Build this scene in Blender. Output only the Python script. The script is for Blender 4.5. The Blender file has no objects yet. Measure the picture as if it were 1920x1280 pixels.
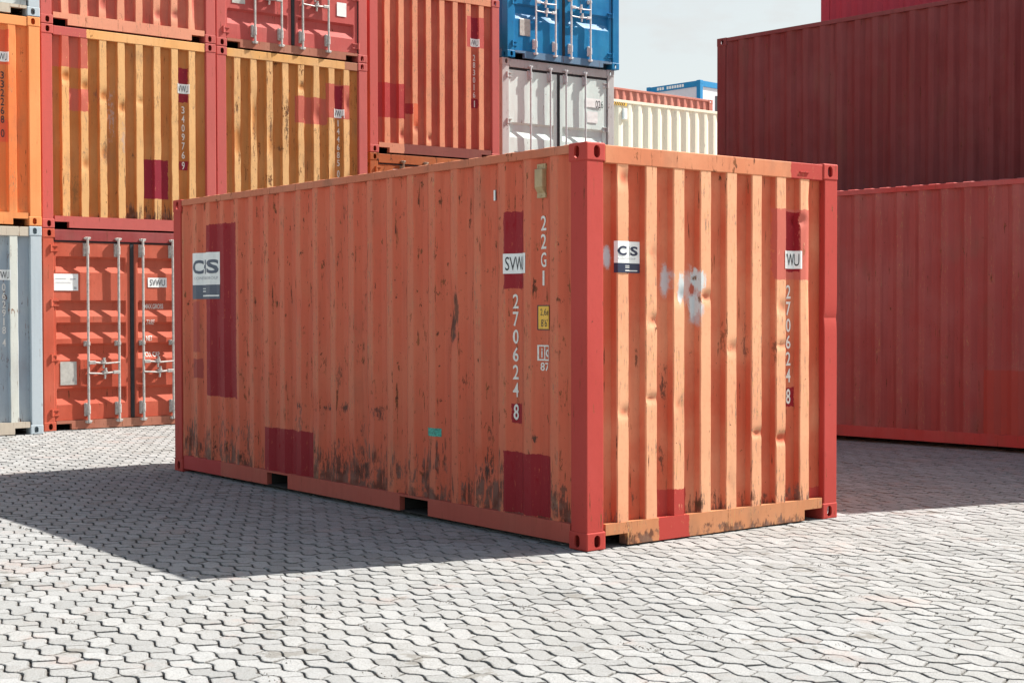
import bpy, bmesh, math, random
import numpy as np
from mathutils import Matrix, Vector, noise as mnoise
R = math.radians
scene = bpy.context.scene
C = scene.collection

# ------------------------------------------------------------------ camera
cam = bpy.data.cameras.new("camera")
cam.sensor_width = 36.0
cam.lens = 2710.19 / 1920 * 36.0
cam.clip_start = 0.1
cam.clip_end = 3000
camo = bpy.data.objects.new("camera", cam)
C.objects.link(camo)
camo.location = (0, 0, 1.52356)
camo.rotation_euler = (Matrix.Rotation(R(90 - 1.1988), 4, 'X') @ Matrix.Rotation(R(-0.115), 4, 'Z')).to_euler()
scene.camera = camo

# ------------------------------------------------------------------ light and sky
SUN_AZ, SUN_EL = 22.2, 46.0            # azimuth counted from +X towards +Y
world = bpy.data.worlds.new("World")
scene.world = world
world.use_nodes = True
wn, wl = world.node_tree.nodes, world.node_tree.links
wn.clear()
sky = wn.new('ShaderNodeTexSky')
sky.sky_type = 'NISHITA'
sky.sun_disc = False
sky.sun_elevation = R(SUN_EL)
sky.sun_rotation = R(90 - SUN_AZ)
sky.air_density = 1.0
sky.dust_density = 1.5
sky.ozone_density = 1.0
tc = wn.new('ShaderNodeTexCoord')
mp = wn.new('ShaderNodeMapping'); mp.inputs['Scale'].default_value = (2.2, 2.2, 5.0)
cn = wn.new('ShaderNodeTexNoise'); cn.inputs['Scale'].default_value = 8.0; cn.inputs['Detail'].default_value = 9; cn.inputs['Roughness'].default_value = 0.58
cr = wn.new('ShaderNodeValToRGB')
cr.color_ramp.elements[0].position = 0.47; cr.color_ramp.elements[0].color = (0.80, 0.80, 0.80, 1)
cr.color_ramp.elements[1].position = 0.64; cr.color_ramp.elements[1].color = (1, 1, 1, 1)
mx = wn.new('ShaderNodeMix'); mx.data_type = 'RGBA'
mx.inputs['B'].default_value = (3.36, 3.50, 3.52, 1)      # thin bright cloud veil
bg = wn.new('ShaderNodeBackground'); bg.inputs['Strength'].default_value = 0.1
wo = wn.new('ShaderNodeOutputWorld')
wl.new(tc.outputs['Generated'], mp.inputs['Vector']); wl.new(mp.outputs[0], cn.inputs['Vector'])
sx = wn.new('ShaderNodeSeparateXYZ'); wl.new(tc.outputs['Generated'], sx.inputs[0])
hz_ = wn.new('ShaderNodeMapRange'); hz_.interpolation_type = 'SMOOTHSTEP'      # thin cloud lies low over the horizon, clear above
hz_.inputs['From Min'].default_value = 0.24; hz_.inputs['From Max'].default_value = 0.60
hz_.inputs['To Min'].default_value = 1.0; hz_.inputs['To Max'].default_value = 0.05
wl.new(sx.outputs['Z'], hz_.inputs['Value'])
mu = wn.new('ShaderNodeMath'); mu.operation = 'MULTIPLY'
wl.new(cn.outputs['Fac'], cr.inputs['Fac']); wl.new(cr.outputs['Color'], mu.inputs[0]); wl.new(hz_.outputs[0], mu.inputs[1])
wx1 = wn.new('ShaderNodeMath'); wx1.operation = 'MULTIPLY_ADD'; wx1.use_clamp = True      # veil thinned behind the camera to lower the ambient light on the walls
wl.new(sx.outputs['Y'], wx1.inputs[0]); wx1.inputs[1].default_value = 0.85; wx1.inputs[2].default_value = 1.0
mu2 = wn.new('ShaderNodeMath'); mu2.operation = 'MULTIPLY'; wl.new(mu.outputs[0], mu2.inputs[0]); wl.new(wx1.outputs[0], mu2.inputs[1])
wl.new(mu2.outputs[0], mx.inputs['Factor'])
tint = wn.new('ShaderNodeMix'); tint.data_type = 'RGBA'; tint.blend_type = 'MULTIPLY'; tint.inputs['Factor'].default_value = 1.0
tint.inputs['B'].default_value = (1.10, 1.0, 0.80, 1)
wl.new(sky.outputs[0], tint.inputs['A']); wl.new(tint.outputs['Result'], mx.inputs['A']); wl.new(mx.outputs['Result'], bg.inputs['Color']); wl.new(bg.outputs[0], wo.inputs['Surface'])

sun = bpy.data.lights.new("sun", 'SUN')
sun.energy = 5.0
sun.angle = R(0.5)
sun.color = (1.0, 0.95, 0.87)
suno = bpy.data.objects.new("sun", sun)
C.objects.link(suno)
sd = Vector((math.cos(R(SUN_AZ)) * math.cos(R(SUN_EL)), math.sin(R(SUN_AZ)) * math.cos(R(SUN_EL)), math.sin(R(SUN_EL))))
suno.rotation_euler = sd.to_track_quat('Z', 'Y').to_euler()
suno.location = (20, 8, 22)

scene.view_settings.view_transform = 'Standard'
scene.view_settings.look = 'None'
scene.view_settings.gamma = 1
scene.view_settings.exposure = 1.2
scene.cycles.max_bounces = 7

# ------------------------------------------------------------------ node helpers
class NT:
    def __init__(s, name):
        s.m = bpy.data.materials.new(name); s.m.use_nodes = True
        s.n = s.m.node_tree.nodes; s.l = s.m.node_tree.links
        s.n.clear()
        s.out = s.n.new('ShaderNodeOutputMaterial')
        s.b = s.n.new('ShaderNodeBsdfPrincipled')
        s.l.new(s.b.outputs[0], s.out.inputs['Surface'])
    def put(s, sock, v):
        if isinstance(v, (int, float, tuple)):
            if isinstance(v, tuple) and len(v) == 3 and sock.type == 'RGBA': v = (*v, 1)
            sock.default_value = v
        else: s.l.new(v, sock)
    def ma(s, op, a, b=0.0, c=0.0, clamp=False):
        n = s.n.new('ShaderNodeMath'); n.operation = op; n.use_clamp = clamp
        s.put(n.inputs[0], a); s.put(n.inputs[1], b); s.put(n.inputs[2], c)
        return n.outputs[0]
    def mix(s, f, a, b, mode='MIX'):
        n = s.n.new('ShaderNodeMix'); n.data_type = 'RGBA'; n.blend_type = mode
        s.put(n.inputs['Factor'], f); s.put(n.inputs['A'], a); s.put(n.inputs['B'], b)
        return n.outputs['Result']
    def noise(s, vec, scale, detail=4, rough=0.5, stretch=None, off=0.0):
        if stretch or off:
            mpn = s.n.new('ShaderNodeMapping'); s.l.new(vec, mpn.inputs['Vector'])
            mpn.inputs['Scale'].default_value = stretch or (1, 1, 1)
            mpn.inputs['Location'].default_value = (off, off * 0.7, off * 1.3)
            vec = mpn.outputs[0]
        n = s.n.new('ShaderNodeTexNoise'); s.l.new(vec, n.inputs['Vector'])
        n.inputs['Scale'].default_value = scale; n.inputs['Detail'].default_value = detail; n.inputs['Roughness'].default_value = rough
        return n.outputs['Fac']
    def step(s, v, lo, hi):
        n = s.n.new('ShaderNodeMapRange'); n.interpolation_type = 'SMOOTHSTEP'
        s.put(n.inputs['Value'], v); n.inputs['From Min'].default_value = lo; n.inputs['From Max'].default_value = hi
        return n.outputs[0]
    def xyz(s, vec):
        n = s.n.new('ShaderNodeSeparateXYZ'); s.l.new(vec, n.inputs[0]); return n.outputs
    def obj(s):
        return s.n.new('ShaderNodeTexCoord').outputs['Object']
    def bump(s, h, strength=0.2, dist=0.01):
        n = s.n.new('ShaderNodeBump'); s.l.new(h, n.inputs['Height'])
        n.inputs['Strength'].default_value = strength; n.inputs['Distance'].default_value = dist
        s.l.new(n.outputs[0], s.b.inputs['Normal'])

RUST = (0.13, 0.042, 0.018)
DIRT = (0.045, 0.030, 0.024)
SEED = [0]

def paint(name, base, rust=0.25, fade=0.25, rough=0.66, spec=0.22, rib_light=0.0, patches=(), rects_edge=0.006, low=None, rub=0.0,
          marks=(), sprays=(), fadecol=None, streak=0.5, grime=0.3, coarse=1.0, rsize=1.0):
    """Painted corrugated steel, all in the part's own coordinates: x along the panel, y into it, z up."""
    t = NT(name); SEED[0] += 1; off = SEED[0] * 7.31
    o = t.obj()
    vec = t.n.new('ShaderNodeVectorMath'); vec.operation = 'ADD'
    t.l.new(o, vec.inputs[0]); vec.inputs[1].default_value = (off, off * .37, off * .61)
    v = vec.outputs[0]
    px, py, pz = t.xyz(o)[0:3]
    fc = fadecol or tuple(min(1, c * 0.55 + 0.20) for c in base)  # fade tone, also used for the painted lit ribs
    n_big = t.noise(v, 1.3 * coarse, 5, 0.55)
    n_str = t.noise(v, 1.0, 5, 0.6, stretch=(16, 16, 0.9))
    col = t.mix(t.ma('MULTIPLY', t.step(n_big, 0.35, 0.75), fade), base, fc)
    dark = tuple(c * 0.70 for c in base)
    col = t.mix(t.ma('MULTIPLY', t.step(n_str, 0.45, 0.75), streak * 0.6), col, dark)
    if rib_light:    # lit look of the proud ribs painted into the colour, valleys left deeper
        col = t.mix(t.ma('MULTIPLY', t.step(py, 0.026, 0.012), t.ma('MULTIPLY', t.step(n_big, -0.4, 0.5), rib_light)), col, fc)
    # fine mottling
    n_f = t.noise(v, 34, 4, 0.6)
    col = t.mix(t.ma('MULTIPLY', t.step(n_f, 0.5, 0.8), 0.16), col, tuple(c * 0.6 for c in base))
    rg = t.ma('ADD', t.ma('MULTIPLY', n_big, 0.25), rough - 0.12)
    # grime film
    n_g = t.noise(v, 3.2, 6, 0.62, stretch=(1, 1, 0.45))
    col = t.mix(t.ma('MULTIPLY', t.step(n_g, 0.52, 0.74), grime * 0.5), col, (0.16, 0.10, 0.07))
    rmask = None
    if low:      # (top z, strength): scraped and rusted band along the foot of the panel
        zt, st = low
        n_l = t.noise(v, 1.0, 8, 0.72, stretch=(26, 26, 2.6))
        n_l2 = t.noise(v, 1.0, 6, 0.7, stretch=(60, 60, 5.0))
        hz = t.ma('SUBTRACT', 1.0, t.ma('DIVIDE', pz, zt), clamp=True)
        hz = t.ma('POWER', hz, 0.50)
        hz = t.ma('MULTIPLY', hz, t.ma('ADD', 0.62, t.ma('MULTIPLY', t.noise(v, 1.0, 3, 0.5, stretch=(1.6, 1.6, 0.25)), 0.76)))
        m = t.step(t.ma('MULTIPLY', t.ma('ADD', n_l, t.ma('MULTIPLY', n_l2, 0.45)), hz), 0.670 - 0.08 * st, 0.700 - 0.08 * st)
        g = t.step(t.noise(v, 9, 3, 0.5), 0.42, 0.6)
        m = t.ma('MULTIPLY', m, t.step(t.noise(v, 1.0, 6, 0.7, stretch=(7, 7, 4.5), off=3.0), 0.42, 0.52))
        col = t.mix(t.ma('MULTIPLY', m, 0.85), col, t.mix(g, (0.070, 0.024, 0.017), (0.13, 0.075, 0.060)))
    # rust specks and runs
    n_r = t.noise(v, 7.5 * rsize, 9, 0.70, stretch=(1, 1, 0.5))
    n_r2 = t.noise(v, 1.0, 6, 0.65, stretch=(42, 42, 3.0))
    n_r3 = t.noise(v, 26, 5, 0.6)
    m1 = t.step(n_r, 0.715 - 0.17 * rust, 0.735 - 0.17 * rust)
    m2 = t.ma('MULTIPLY', t.step(n_r2, 0.64 - 0.08 * rust, 0.68 - 0.08 * rust), t.step(n_r, 0.46, 0.56))
    m3 = t.step(n_r3, 0.735 - 0.07 * rust, 0.76 - 0.07 * rust)
    rmask = t.ma('MAXIMUM', t.ma('MAXIMUM', m1, m2), m3)
    rc = t.mix(t.step(n_r3, 0.4, 0.6), (0.20, 0.075, 0.030), (0.060, 0.026, 0.018))
    col = t.mix(t.ma('MULTIPLY', rmask, 0.9), col, rc)
    if rub:      # paint rubbed off the proud edges of the corrugation
        n_e = t.noise(v, 1.0, 6, 0.7, stretch=(85, 85, 9))
        n_e2 = t.noise(v, 1.6, 3, 0.5)
        yy = t.step(py, 0.030, 0.010)
        m = t.ma('MULTIPLY', t.step(n_e, 0.555, 0.61), t.step(n_e2, 0.46 - 0.1 * rub, 0.60 - 0.1 * rub))
        m = t.ma('MULTIPLY', m, yy)
        col = t.mix(t.ma('MULTIPLY', m, 0.8), col, t.mix(t.step(n_f, .45, .55), (0.46, 0.26, 0.11), (0.20, 0.13, 0.10)))
    # repainted rectangles, with hand-rolled edges
    if patches:
        w = t.ma('MULTIPLY', t.ma('SUBTRACT', t.noise(v, 17, 3, 0.6), 0.5), rects_edge * 6)
        w2 = t.ma('MULTIPLY', t.ma('SUBTRACT', t.noise(v, 90, 2, 0.5), 0.5), rects_edge * 2.2)
        w = t.ma('ADD', w, w2)
        worn = t.step(t.noise(v, 1.0, 7, 0.72, stretch=(55, 55, 16)), 0.60, 0.66)
        for (u0, u1, z0, z1, pc) in patches:
            a = t.ma('SUBTRACT', t.ma('ABSOLUTE', t.ma('SUBTRACT', px, (u0 + u1) / 2)), (u1 - u0) / 2)
            b = t.ma('SUBTRACT', t.ma('ABSOLUTE', t.ma('SUBTRACT', pz, (z0 + z1) / 2)), (z1 - z0) / 2)
            d = t.ma('ADD', t.ma('MAXIMUM', a, b), w)
            m = t.step(d, 0.0015, -0.0015)
            pcv = t.mix(t.ma('MULTIPLY', t.step(n_big, 0.4, 0.65), 0.25), pc, tuple(c * 0.75 for c in pc))
            m = t.ma('MULTIPLY', m, t.ma('SUBTRACT', 1.0, t.ma('MULTIPLY', worn, 0.7)))
            col = t.mix(m, col, pcv)
    for (u, z, ru, rz, mc, st) in sprays:     # soft-edged spray of primer
        a = t.ma('POWER', t.ma('DIVIDE', t.ma('SUBTRACT', px, u), ru), 2.0)
        b = t.ma('POWER', t.ma('DIVIDE', t.ma('SUBTRACT', pz, z), rz), 2.0)
        m = t.step(t.ma('ADD', t.ma('SQRT', t.ma('ADD', a, b)), t.ma('MULTIPLY', t.ma('SUBTRACT', t.noise(v, 16, 6, 0.7), 0.5), 2.0)), 1.10, 0.45)
        col = t.mix(t.ma('MULTIPLY', m, st), col, mc)
    for mk_ in marks:      # scuffs, stains and bare rust
        (u, z, ru, rz, mc, st), am = mk_[:6], (mk_[6] if len(mk_) > 6 else 5.0)
        a = t.ma('POWER', t.ma('DIVIDE', t.ma('SUBTRACT', px, u), ru), 2.0)
        b = t.ma('POWER', t.ma('DIVIDE', t.ma('SUBTRACT', pz, z), rz), 2.0)
        d = t.ma('SQRT', t.ma('ADD', a, b))
        nn = t.noise(v, 30, 9, 0.78, stretch=(1.4, 1.4, 0.5))
        m = t.step(t.ma('ADD', d, t.ma('MULTIPLY', t.ma('SUBTRACT', nn, 0.42 + 0.08 * (5.0 - am) / 3.0), am)), 0.80, 0.50)
        col = t.mix(t.ma('MULTIPLY', m, st), col, mc)
    t.put(t.b.inputs['Base Color'], col)
    rr = t.ma('ADD', rg, t.ma('MULTIPLY', rmask, 0.35), clamp=True)
    t.put(t.b.inputs['Roughness'], rr)
    t.b.inputs['Specular IOR Level'].default_value = spec
    h = t.ma('ADD', t.ma('MULTIPLY', t.noise(v, 9, 4, 0.5), 0.6), t.ma('ADD', t.ma('MULTIPLY', n_f, 0.10), t.ma('MULTIPLY', rmask, -0.05)))
    t.bump(h, 0.35, 0.006)
    return t.m

def plain(name, col, rough=0.5, metal=0.0, var=0.15, scale=20, spec=0.5):
    t = NT(name); SEED[0] += 1
    o = t.obj()
    n = t.noise(o, scale, 6, 0.6, off=SEED[0] * 3.3)
    c = t.mix(t.ma('MULTIPLY', t.step(n, 0.35, 0.7), 1.0), col, tuple(x * (1 - var) for x in col))
    t.put(t.b.inputs['Base Color'], c)
    t.b.inputs['Roughness'].default_value = rough
    t.b.inputs['Metallic'].default_value = metal
    t.b.inputs['Specular IOR Level'].default_value = spec
    return t.m

# ------------------------------------------------------------------ object helpers
def link(name, me, mat=None, parent=None, loc=None, rz=0.0):
    o = bpy.data.objects.new(name, me)
    C.objects.link(o)
    if mat is not None and me is not None:
        if len(me.materials) == 0: me.materials.append(mat)
        elif me.materials[0] != mat:
            o.material_slots[0].link = 'OBJECT'; o.material_slots[0].material = mat
    if parent is not None: o.parent = parent
    if loc: o.location = loc
    if rz: o.rotation_euler = (0, 0, rz)
    return o

def mesh(name, vs, fs, smooth=False):
    me = bpy.data.meshes.new(name)
    me.from_pydata([tuple(map(float, v)) for v in vs], [], fs)
    me.update()
    if smooth:
        me.polygons.foreach_set('use_smooth', [True] * len(me.polygons))
    return me

class MB:
    """Collects shapes into one mesh."""
    def __init__(s): s.v = []; s.f = []
    def box(s, x0, x1, y0, y1, z0, z1, ch=0.0):
        b = len(s.v)
        if ch <= 0:
            s.v += [(x, y, z) for z in (z0, z1) for y in (y0, y1) for x in (x0, x1)]
            s.f += [[b + i for i in q] for q in ((0, 2, 3, 1), (4, 5, 7, 6), (0, 1, 5, 4), (2, 6, 7, 3), (0, 4, 6, 2), (1, 3, 7, 5))]
            return s
        bm = bmesh.new()
        bmesh.ops.create_cube(bm, size=1)
        for v in bm.verts:
            v.co = Vector(((x0 + x1) / 2 + v.co.x * (x1 - x0), (y0 + y1) / 2 + v.co.y * (y1 - y0), (z0 + z1) / 2 + v.co.z * (z1 - z0)))
        bmesh.ops.bevel(bm, geom=bm.edges[:], offset=ch, segments=2, affect='EDGES', profile=0.5)
        bm.verts.index_update()
        s.v += [tuple(v.co) for v in bm.verts]
        s.f += [[b + v.index for v in f.verts] for f in bm.faces]
        bm.free()
        return s
    def tube(s, p0, p1, r, n=10, r1=None):
        p0, p1 = Vector(p0), Vector(p1); r1 = r if r1 is None else r1
        d = (p1 - p0).normalized()
        a = d.orthogonal().normalized(); c = d.cross(a)
        b = len(s.v)
        for p, rr in ((p0, r), (p1, r1)):
            for i in range(n):
                an = 2 * math.pi * i / n
                s.v.append(tuple(p + a * math.cos(an) * rr + c * math.sin(an) * rr))
        for i in range(n):
            j = (i + 1) % n
            s.f.append([b + i, b + j, b + n + j, b + n + i])
        s.f.append([b + i for i in reversed(range(n))]); s.f.append([b + n + i for i in range(n)])
        return s
    def prism(s, poly, axis, a0, a1):
        """poly of 2-D points swept along axis ('x','y','z')."""
        b = len(s.v); n = len(poly)
        for a in (a0, a1):
            for (p, q) in poly:
                s.v.append({'y': (p, a, q), 'x': (a, p, q), 'z': (p, q, a)}[axis])
        for i in range(n):
            j = (i + 1) % n
            s.f.append([b + i, b + j, b + n + j, b + n + i])
        s.f.append([b + i for i in range(n)]); s.f.append([b + n + i for i in reversed(range(n))])
        return s
    def build(s, name, mat, parent=None, loc=None, rz=0.0, smooth=False, fix=True):
        me = mesh(name, s.v, s.f, smooth)
        if fix:
            bm = bmesh.new(); bm.from_mesh(me)
            bmesh.ops.recalc_face_normals(bm, faces=bm.faces); bm.to_mesh(me); bm.free()
        return link(name, me, mat, parent, loc, rz)

def tag(o, label=None, cat=None, group=None, kind=None):
    if label: o['label'] = label
    if cat: o['category'] = cat
    if group: o['group'] = group
    if kind: o['kind'] = kind
    return o

# ------------------------------------------------------------------ corner casting: one template, eight mirrored meshes
CX, CY, CZ = 0.162, 0.178, 0.118
def stadium(cx, cy, w, h, n=8):
    pts = []; r = w / 2 if w < h else h / 2
    if w < h:
        for i in range(n + 1): a = math.pi * i / n; pts.append((cx + r * math.cos(a), cy + h / 2 - r + r * math.sin(a)))
        for i in range(n + 1): a = math.pi + math.pi * i / n; pts.append((cx + r * math.cos(a), cy - h / 2 + r + r * math.sin(a)))
    else:
        for i in range(n + 1): a = -math.pi / 2 + math.pi * i / n; pts.append((cx + w / 2 - r + r * math.cos(a), cy + r * math.sin(a)))
        for i in range(n + 1): a = math.pi / 2 + math.pi * i / n; pts.append((cx - w / 2 + r + r * math.cos(a), cy + r * math.sin(a)))
    return pts
def make_casting():
    body = MB().box(0, CX, 0, CY, 0, CZ, ch=0.009).build('casting_body', None)
    cuts = [MB().box(0.015, CX - 0.012, 0.015, CY - 0.012, 0.016, CZ - 0.012).build('c', None),
            MB().prism(stadium(0.089, 0.058, 0.052, 0.080), 'y', -0.02, 0.05).build('c', None),
            MB().prism(stadium(0.096, 0.058, 0.052, 0.080), 'x', -0.02, 0.05).build('c', None),
            MB().prism(stadium(0.081, 0.089, 0.064, 0.124), 'z', -0.02, 0.05).build('c', None)]
    for c in cuts:
        md = body.modifiers.new('b', 'BOOLEAN'); md.operation = 'DIFFERENCE'; md.solver = 'EXACT'; md.object = c
    dg = bpy.context.evaluated_depsgraph_get(); dg.update()
    me = bpy.data.meshes.new_from_object(body.evaluated_get(dg))
    for x in [body] + cuts: bpy.data.objects.remove(x)
    return me
cast0 = make_casting()
cv = [tuple(v.co) for v in cast0.vertices]; cf = [list(p.vertices) for p in cast0.polygons]
CASTS = {}
def casting(sx, sy, sz, mat, parent, loc, swap=False):
    key = (sx, sy, sz, swap, mat.name)
    if key not in CASTS:
        vs = [((y if swap else x) * sx, (x if swap else y) * sy, z * sz) for x, y, z in cv]
        flip = (sx * sy * sz < 0) != swap
        me = mesh('corner_casting', vs, [list(reversed(f)) if flip else f for f in cf])
        me.materials.append(mat)
        CASTS[key] = me
    return link('corner_casting', CASTS[key], mat, parent, loc)

# ------------------------------------------------------------------ corrugated panels
class Panel:
    def __init__(s, length, z0, z1, kind, wob=0.002, dents=(), seed=0, edge=0.15, y0=0.010, fine=True, start=None):
        s.z0, s.z1, s.dents, s.seed, s.wob = z0, z1, dents, seed, wob
        if kind == 'rib': pitch, ou, sl, dep, st = 0.252, 0.092, 0.020, 0.045, 0.275
        else: pitch, ou, sl, dep, st = 0.278, 0.072, 0.068, 0.036, 0.118
        if start is not None: st = start
        s.dep, s.y0 = dep, y0
        u0, u1 = edge, length - edge
        pts = []
        k = -2
        while True:
            a = st + k * pitch; k += 1
            if a > u1 + pitch: break
            pts += [(a, 0), (a + ou, 0), (a + ou + sl, dep), (a + pitch - sl, dep)]
        us = [p[0] for p in pts]; ds = [p[1] for p in pts]
        s.bu = [u0] + [u for u in us if u0 + .004 < u < u1 - .004] + [u1]
        s.us, s.ds = us, ds
        s.u0, s.u1, s.fine = u0, u1, fine
        if kind == 'rib':           # flat strip beside each post
            s.lo = st - sl; s.hi = st + 7 * pitch + ou + sl
        else: s.lo = s.hi = None
    def f(s, u):
        if s.lo is not None and (u < s.lo or u > s.hi): return s.dep
        return float(np.interp(u, s.us, s.ds))
    def y(s, u, z):
        d = s.f(u)
        if s.wob:
            o = 1 - 0.6 * d / s.dep
            d += s.wob * o * (mnoise.noise(Vector((u * 2.6, s.seed * 3.1, z * 1.7))) + 0.5 * mnoise.noise(Vector((u * 7, s.seed, z * 6))))
        for (du, dz, ru, rz, dd) in s.dents:
            a = (u - du) / ru
            if abs(a) < 2.5:
                b = (z - dz) / rz
                if abs(b) < 4: d += dd * math.exp(-a * a) * (math.exp(-b * b) if dd > 0.012 else math.exp(-abs(b)))
        return max(d, -0.006) + s.y0
    def build(s, name, mat, parent, loc, rz, nz=60):
        cols = []
        for a, b in zip(s.bu[:-1], s.bu[1:]):
            k = 1
            if s.fine and b - a > 0.05: k = 4
            elif s.fine: k = 2
            cols += [a + (b - a) * i / k for i in range(k)]
        cols.append(s.bu[-1])
        nz = nz if s.fine else 1
        vs = []
        for j in range(nz + 1):
            z = s.z0 + (s.z1 - s.z0) * j / nz
            for u in cols:
                uu = u
                if s.fine and s.wob:
                    uu += 0.0035 * mnoise.noise(Vector((u * 9, 5 + s.seed, z * 5))) * s.wob / 0.002
                vs.append((uu if s.u0 < u < s.u1 else u, s.y(u, z) if s.fine else s.f(u) + s.y0, z))
        n = len(cols)
        fs = [[j * n + i, j * n + i + 1, (j + 1) * n + i + 1, (j + 1) * n + i] for j in range(nz) for i in range(n - 1)]
        me = mesh(name, vs, fs, smooth=False)
        if s.fine and s.wob:      # smooth across the flats, crisp at the folds
            me.polygons.foreach_set('use_smooth', [True] * len(me.polygons))
            fold = set(i for i, u in enumerate(cols) if any(abs(u - b) < 1e-6 for b in s.bu))
            for e in me.edges:
                a, b = e.vertices
                if (a % n) == (b % n) and (a % n) in fold: e.use_edge_sharp = True
        return link(name, me, mat, parent, loc, rz)
    # arc-length walk along the folded sheet from u0
    def walk(s, u0, tmax):
        out = [(0.0, u0)]; t = 0; u = u0
        while t < tmax:
            nxt = min([b for b in s.us + ([s.lo, s.hi] if s.lo else []) if b > u + 1e-6] + [u + 0.05])
            t += math.hypot(nxt - u, s.f(nxt) - s.f(u)); u = nxt
            out.append((t, u))
        return out

def conform(me, panel, u0, z0, off, arc=True, zstep=0.05):
    """Lay a flat mesh (x right, y up) onto the folded sheet with its left edge at u0, bottom at z0."""
    bm = bmesh.new(); bm.from_mesh(me)
    xs = [v.co.x for v in bm.verts]; ys = [v.co.y for v in bm.verts]
    tmax = max(xs) + 0.02
    w = panel.walk(u0, tmax) if arc else [(0, u0)] + [(b - u0, b) for b in panel.us if u0 < b < u0 + tmax] + [(tmax, u0 + tmax)]
    for t, u in w[1:]:
        if min(xs) < t < max(xs):
            bmesh.ops.bisect_plane(bm, geom=bm.verts[:] + bm.edges[:] + bm.faces[:], dist=1e-6, plane_co=(t, 0, 0), plane_no=(1, 0, 0))
    h = max(ys) - min(ys); k = int(h / zstep)
    for i in range(1, k + 1):
        bmesh.ops.bisect_plane(bm, geom=bm.verts[:] + bm.edges[:] + bm.faces[:], dist=1e-6, plane_co=(0, min(ys) + h * i / (k + 1), 0), plane_no=(0, 1, 0))
    T = [a for a, b in w]; U = [b for a, b in w]
    for v in bm.verts:
        u = float(np.interp(v.co.x, T, U)); z = z0 + v.co.y
        # offset along the local sheet normal
        e = 0.002
        dy = (panel.f(u + e) - panel.f(u - e)) / (2 * e); L_ = math.hypot(1, dy)
        v.co = Vector((u + off * dy / L_, panel.y(u, z) - off / L_, z))
    bm.to_mesh(me); bm.free()
    return me

def text_mesh(body, h, w=None, bold=0.0, sx=1.0, spacing=1.0):
    cu = bpy.data.curves.new('lettering', 'FONT')
    cu.body = body; cu.size = 1; cu.offset = bold; cu.space_character = spacing
    cu.resolution_u = 3; cu.fill_mode = 'FRONT' if hasattr(cu, 'fill_mode') else cu.fill_mode
    o = bpy.data.objects.new('lettering', cu); C.objects.link(o)
    dg = bpy.context.evaluated_depsgraph_get(); dg.update()
    me = bpy.data.meshes.new_from_object(o.evaluated_get(dg))
    bpy.data.objects.remove(o); bpy.data.curves.remove(cu)
    co = np.array([v.co[:] for v in me.vertices])
    mn, mx_ = co.min(0), co.max(0)
    s = h / (mx_[1] - mn[1]); k = (w / (mx_[0] - mn[0])) if w else s * sx
    for v in me.vertices:
        v.co = ((v.co.x - mn[0]) * k, (v.co.y - mn[1]) * s, 0)
    me.update()
    return me

def rect_mesh(w, h, x=0, y=0):
    return mesh('rect', [(x, y, 0), (x + w, y, 0), (x + w, y + h, 0), (x, y + h, 0)], [[0, 1, 2, 3]])

def join(meshes, name='lettering'):
    vs, fs = [], []
    for me in meshes:
        b = len(vs)
        vs += [v.co[:] for v in me.vertices]; fs += [[b + i for i in p.vertices] for p in me.polygons]
    return mesh(name, vs, fs)

def shift(me, x, y):
    for v in me.vertices: v.co.x += x; v.co.y += y
    return me

def column(chars, w, h, gap):
    """Digits set one under another; returns mesh whose bottom is y=0."""
    ms = []; n = len(chars)
    for i, ch in enumerate(chars):
        if ch == ' ': continue
        m = text_mesh(ch, h, w * (0.35 if ch == '1' else 1), bold=0.012)
        shift(m, w * 0.3 if ch == '1' else 0, (n - 1 - i) * (h + gap)); ms.append(m)
    return join(ms)

# ------------------------------------------------------------------ shared materials
M_WHITE = plain('white_sticker', (0.78, 0.80, 0.80), 0.35, var=0.08)
M_INK = plain('dark_ink', (0.018, 0.020, 0.03), 0.5)
M_NAVY = plain('navy_print', (0.012, 0.020, 0.060), 0.4)
M_NAVYF = plain('faded_navy_print', (0.085, 0.105, 0.15), 0.5)
M_GREYT = plain('grey_print', (0.42, 0.43, 0.46), 0.5)
M_WPAINT = plain('white_stencil_paint', (0.74, 0.72, 0.68), 0.55, var=0.18, scale=60)
M_YEL = plain('yellow_plate', (0.80, 0.46, 0.05), 0.4)
M_GALV = plain('galvanised_steel', (0.50, 0.48, 0.46), 0.42, metal=0.25, var=0.35, scale=30)
M_GALVR = plain('rusty_galvanised_steel', (0.30, 0.20, 0.14), 0.6, metal=0.2, var=0.6, scale=40)
M_RUB = plain('black_rubber', (0.022, 0.023, 0.028), 0.75, var=0.4)
M_FLOOR = plain('dark_underside', (0.030, 0.026, 0.024), 0.9, var=0.4)
M_VENT = plain('beige_vent_plastic', (0.42, 0.31, 0.17), 0.5, var=0.2)
M_TEAL = plain('torn_teal_sticker', (0.05, 0.42, 0.34), 0.5, var=0.7, scale=70)
M_PLATE = plain('bare_metal_plate', (0.46, 0.45, 0.42), 0.5, metal=0.1, var=0.2)

def prefix_sticker(parent, panel, loc, rz, u0, z0, w, h, dy=0.0025):
    st = link('sticker', conform(rect_mesh(w, h), panel, u0, z0, dy), M_WHITE, parent, loc, rz)
    t = text_mesh('SVWU', h * 0.68, w * 0.82)
    shift(t, w * 0.09, h * 0.16)
    link('lettering', conform(t, panel, u0, z0, dy + 0.002), M_INK, st)
    return st

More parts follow.
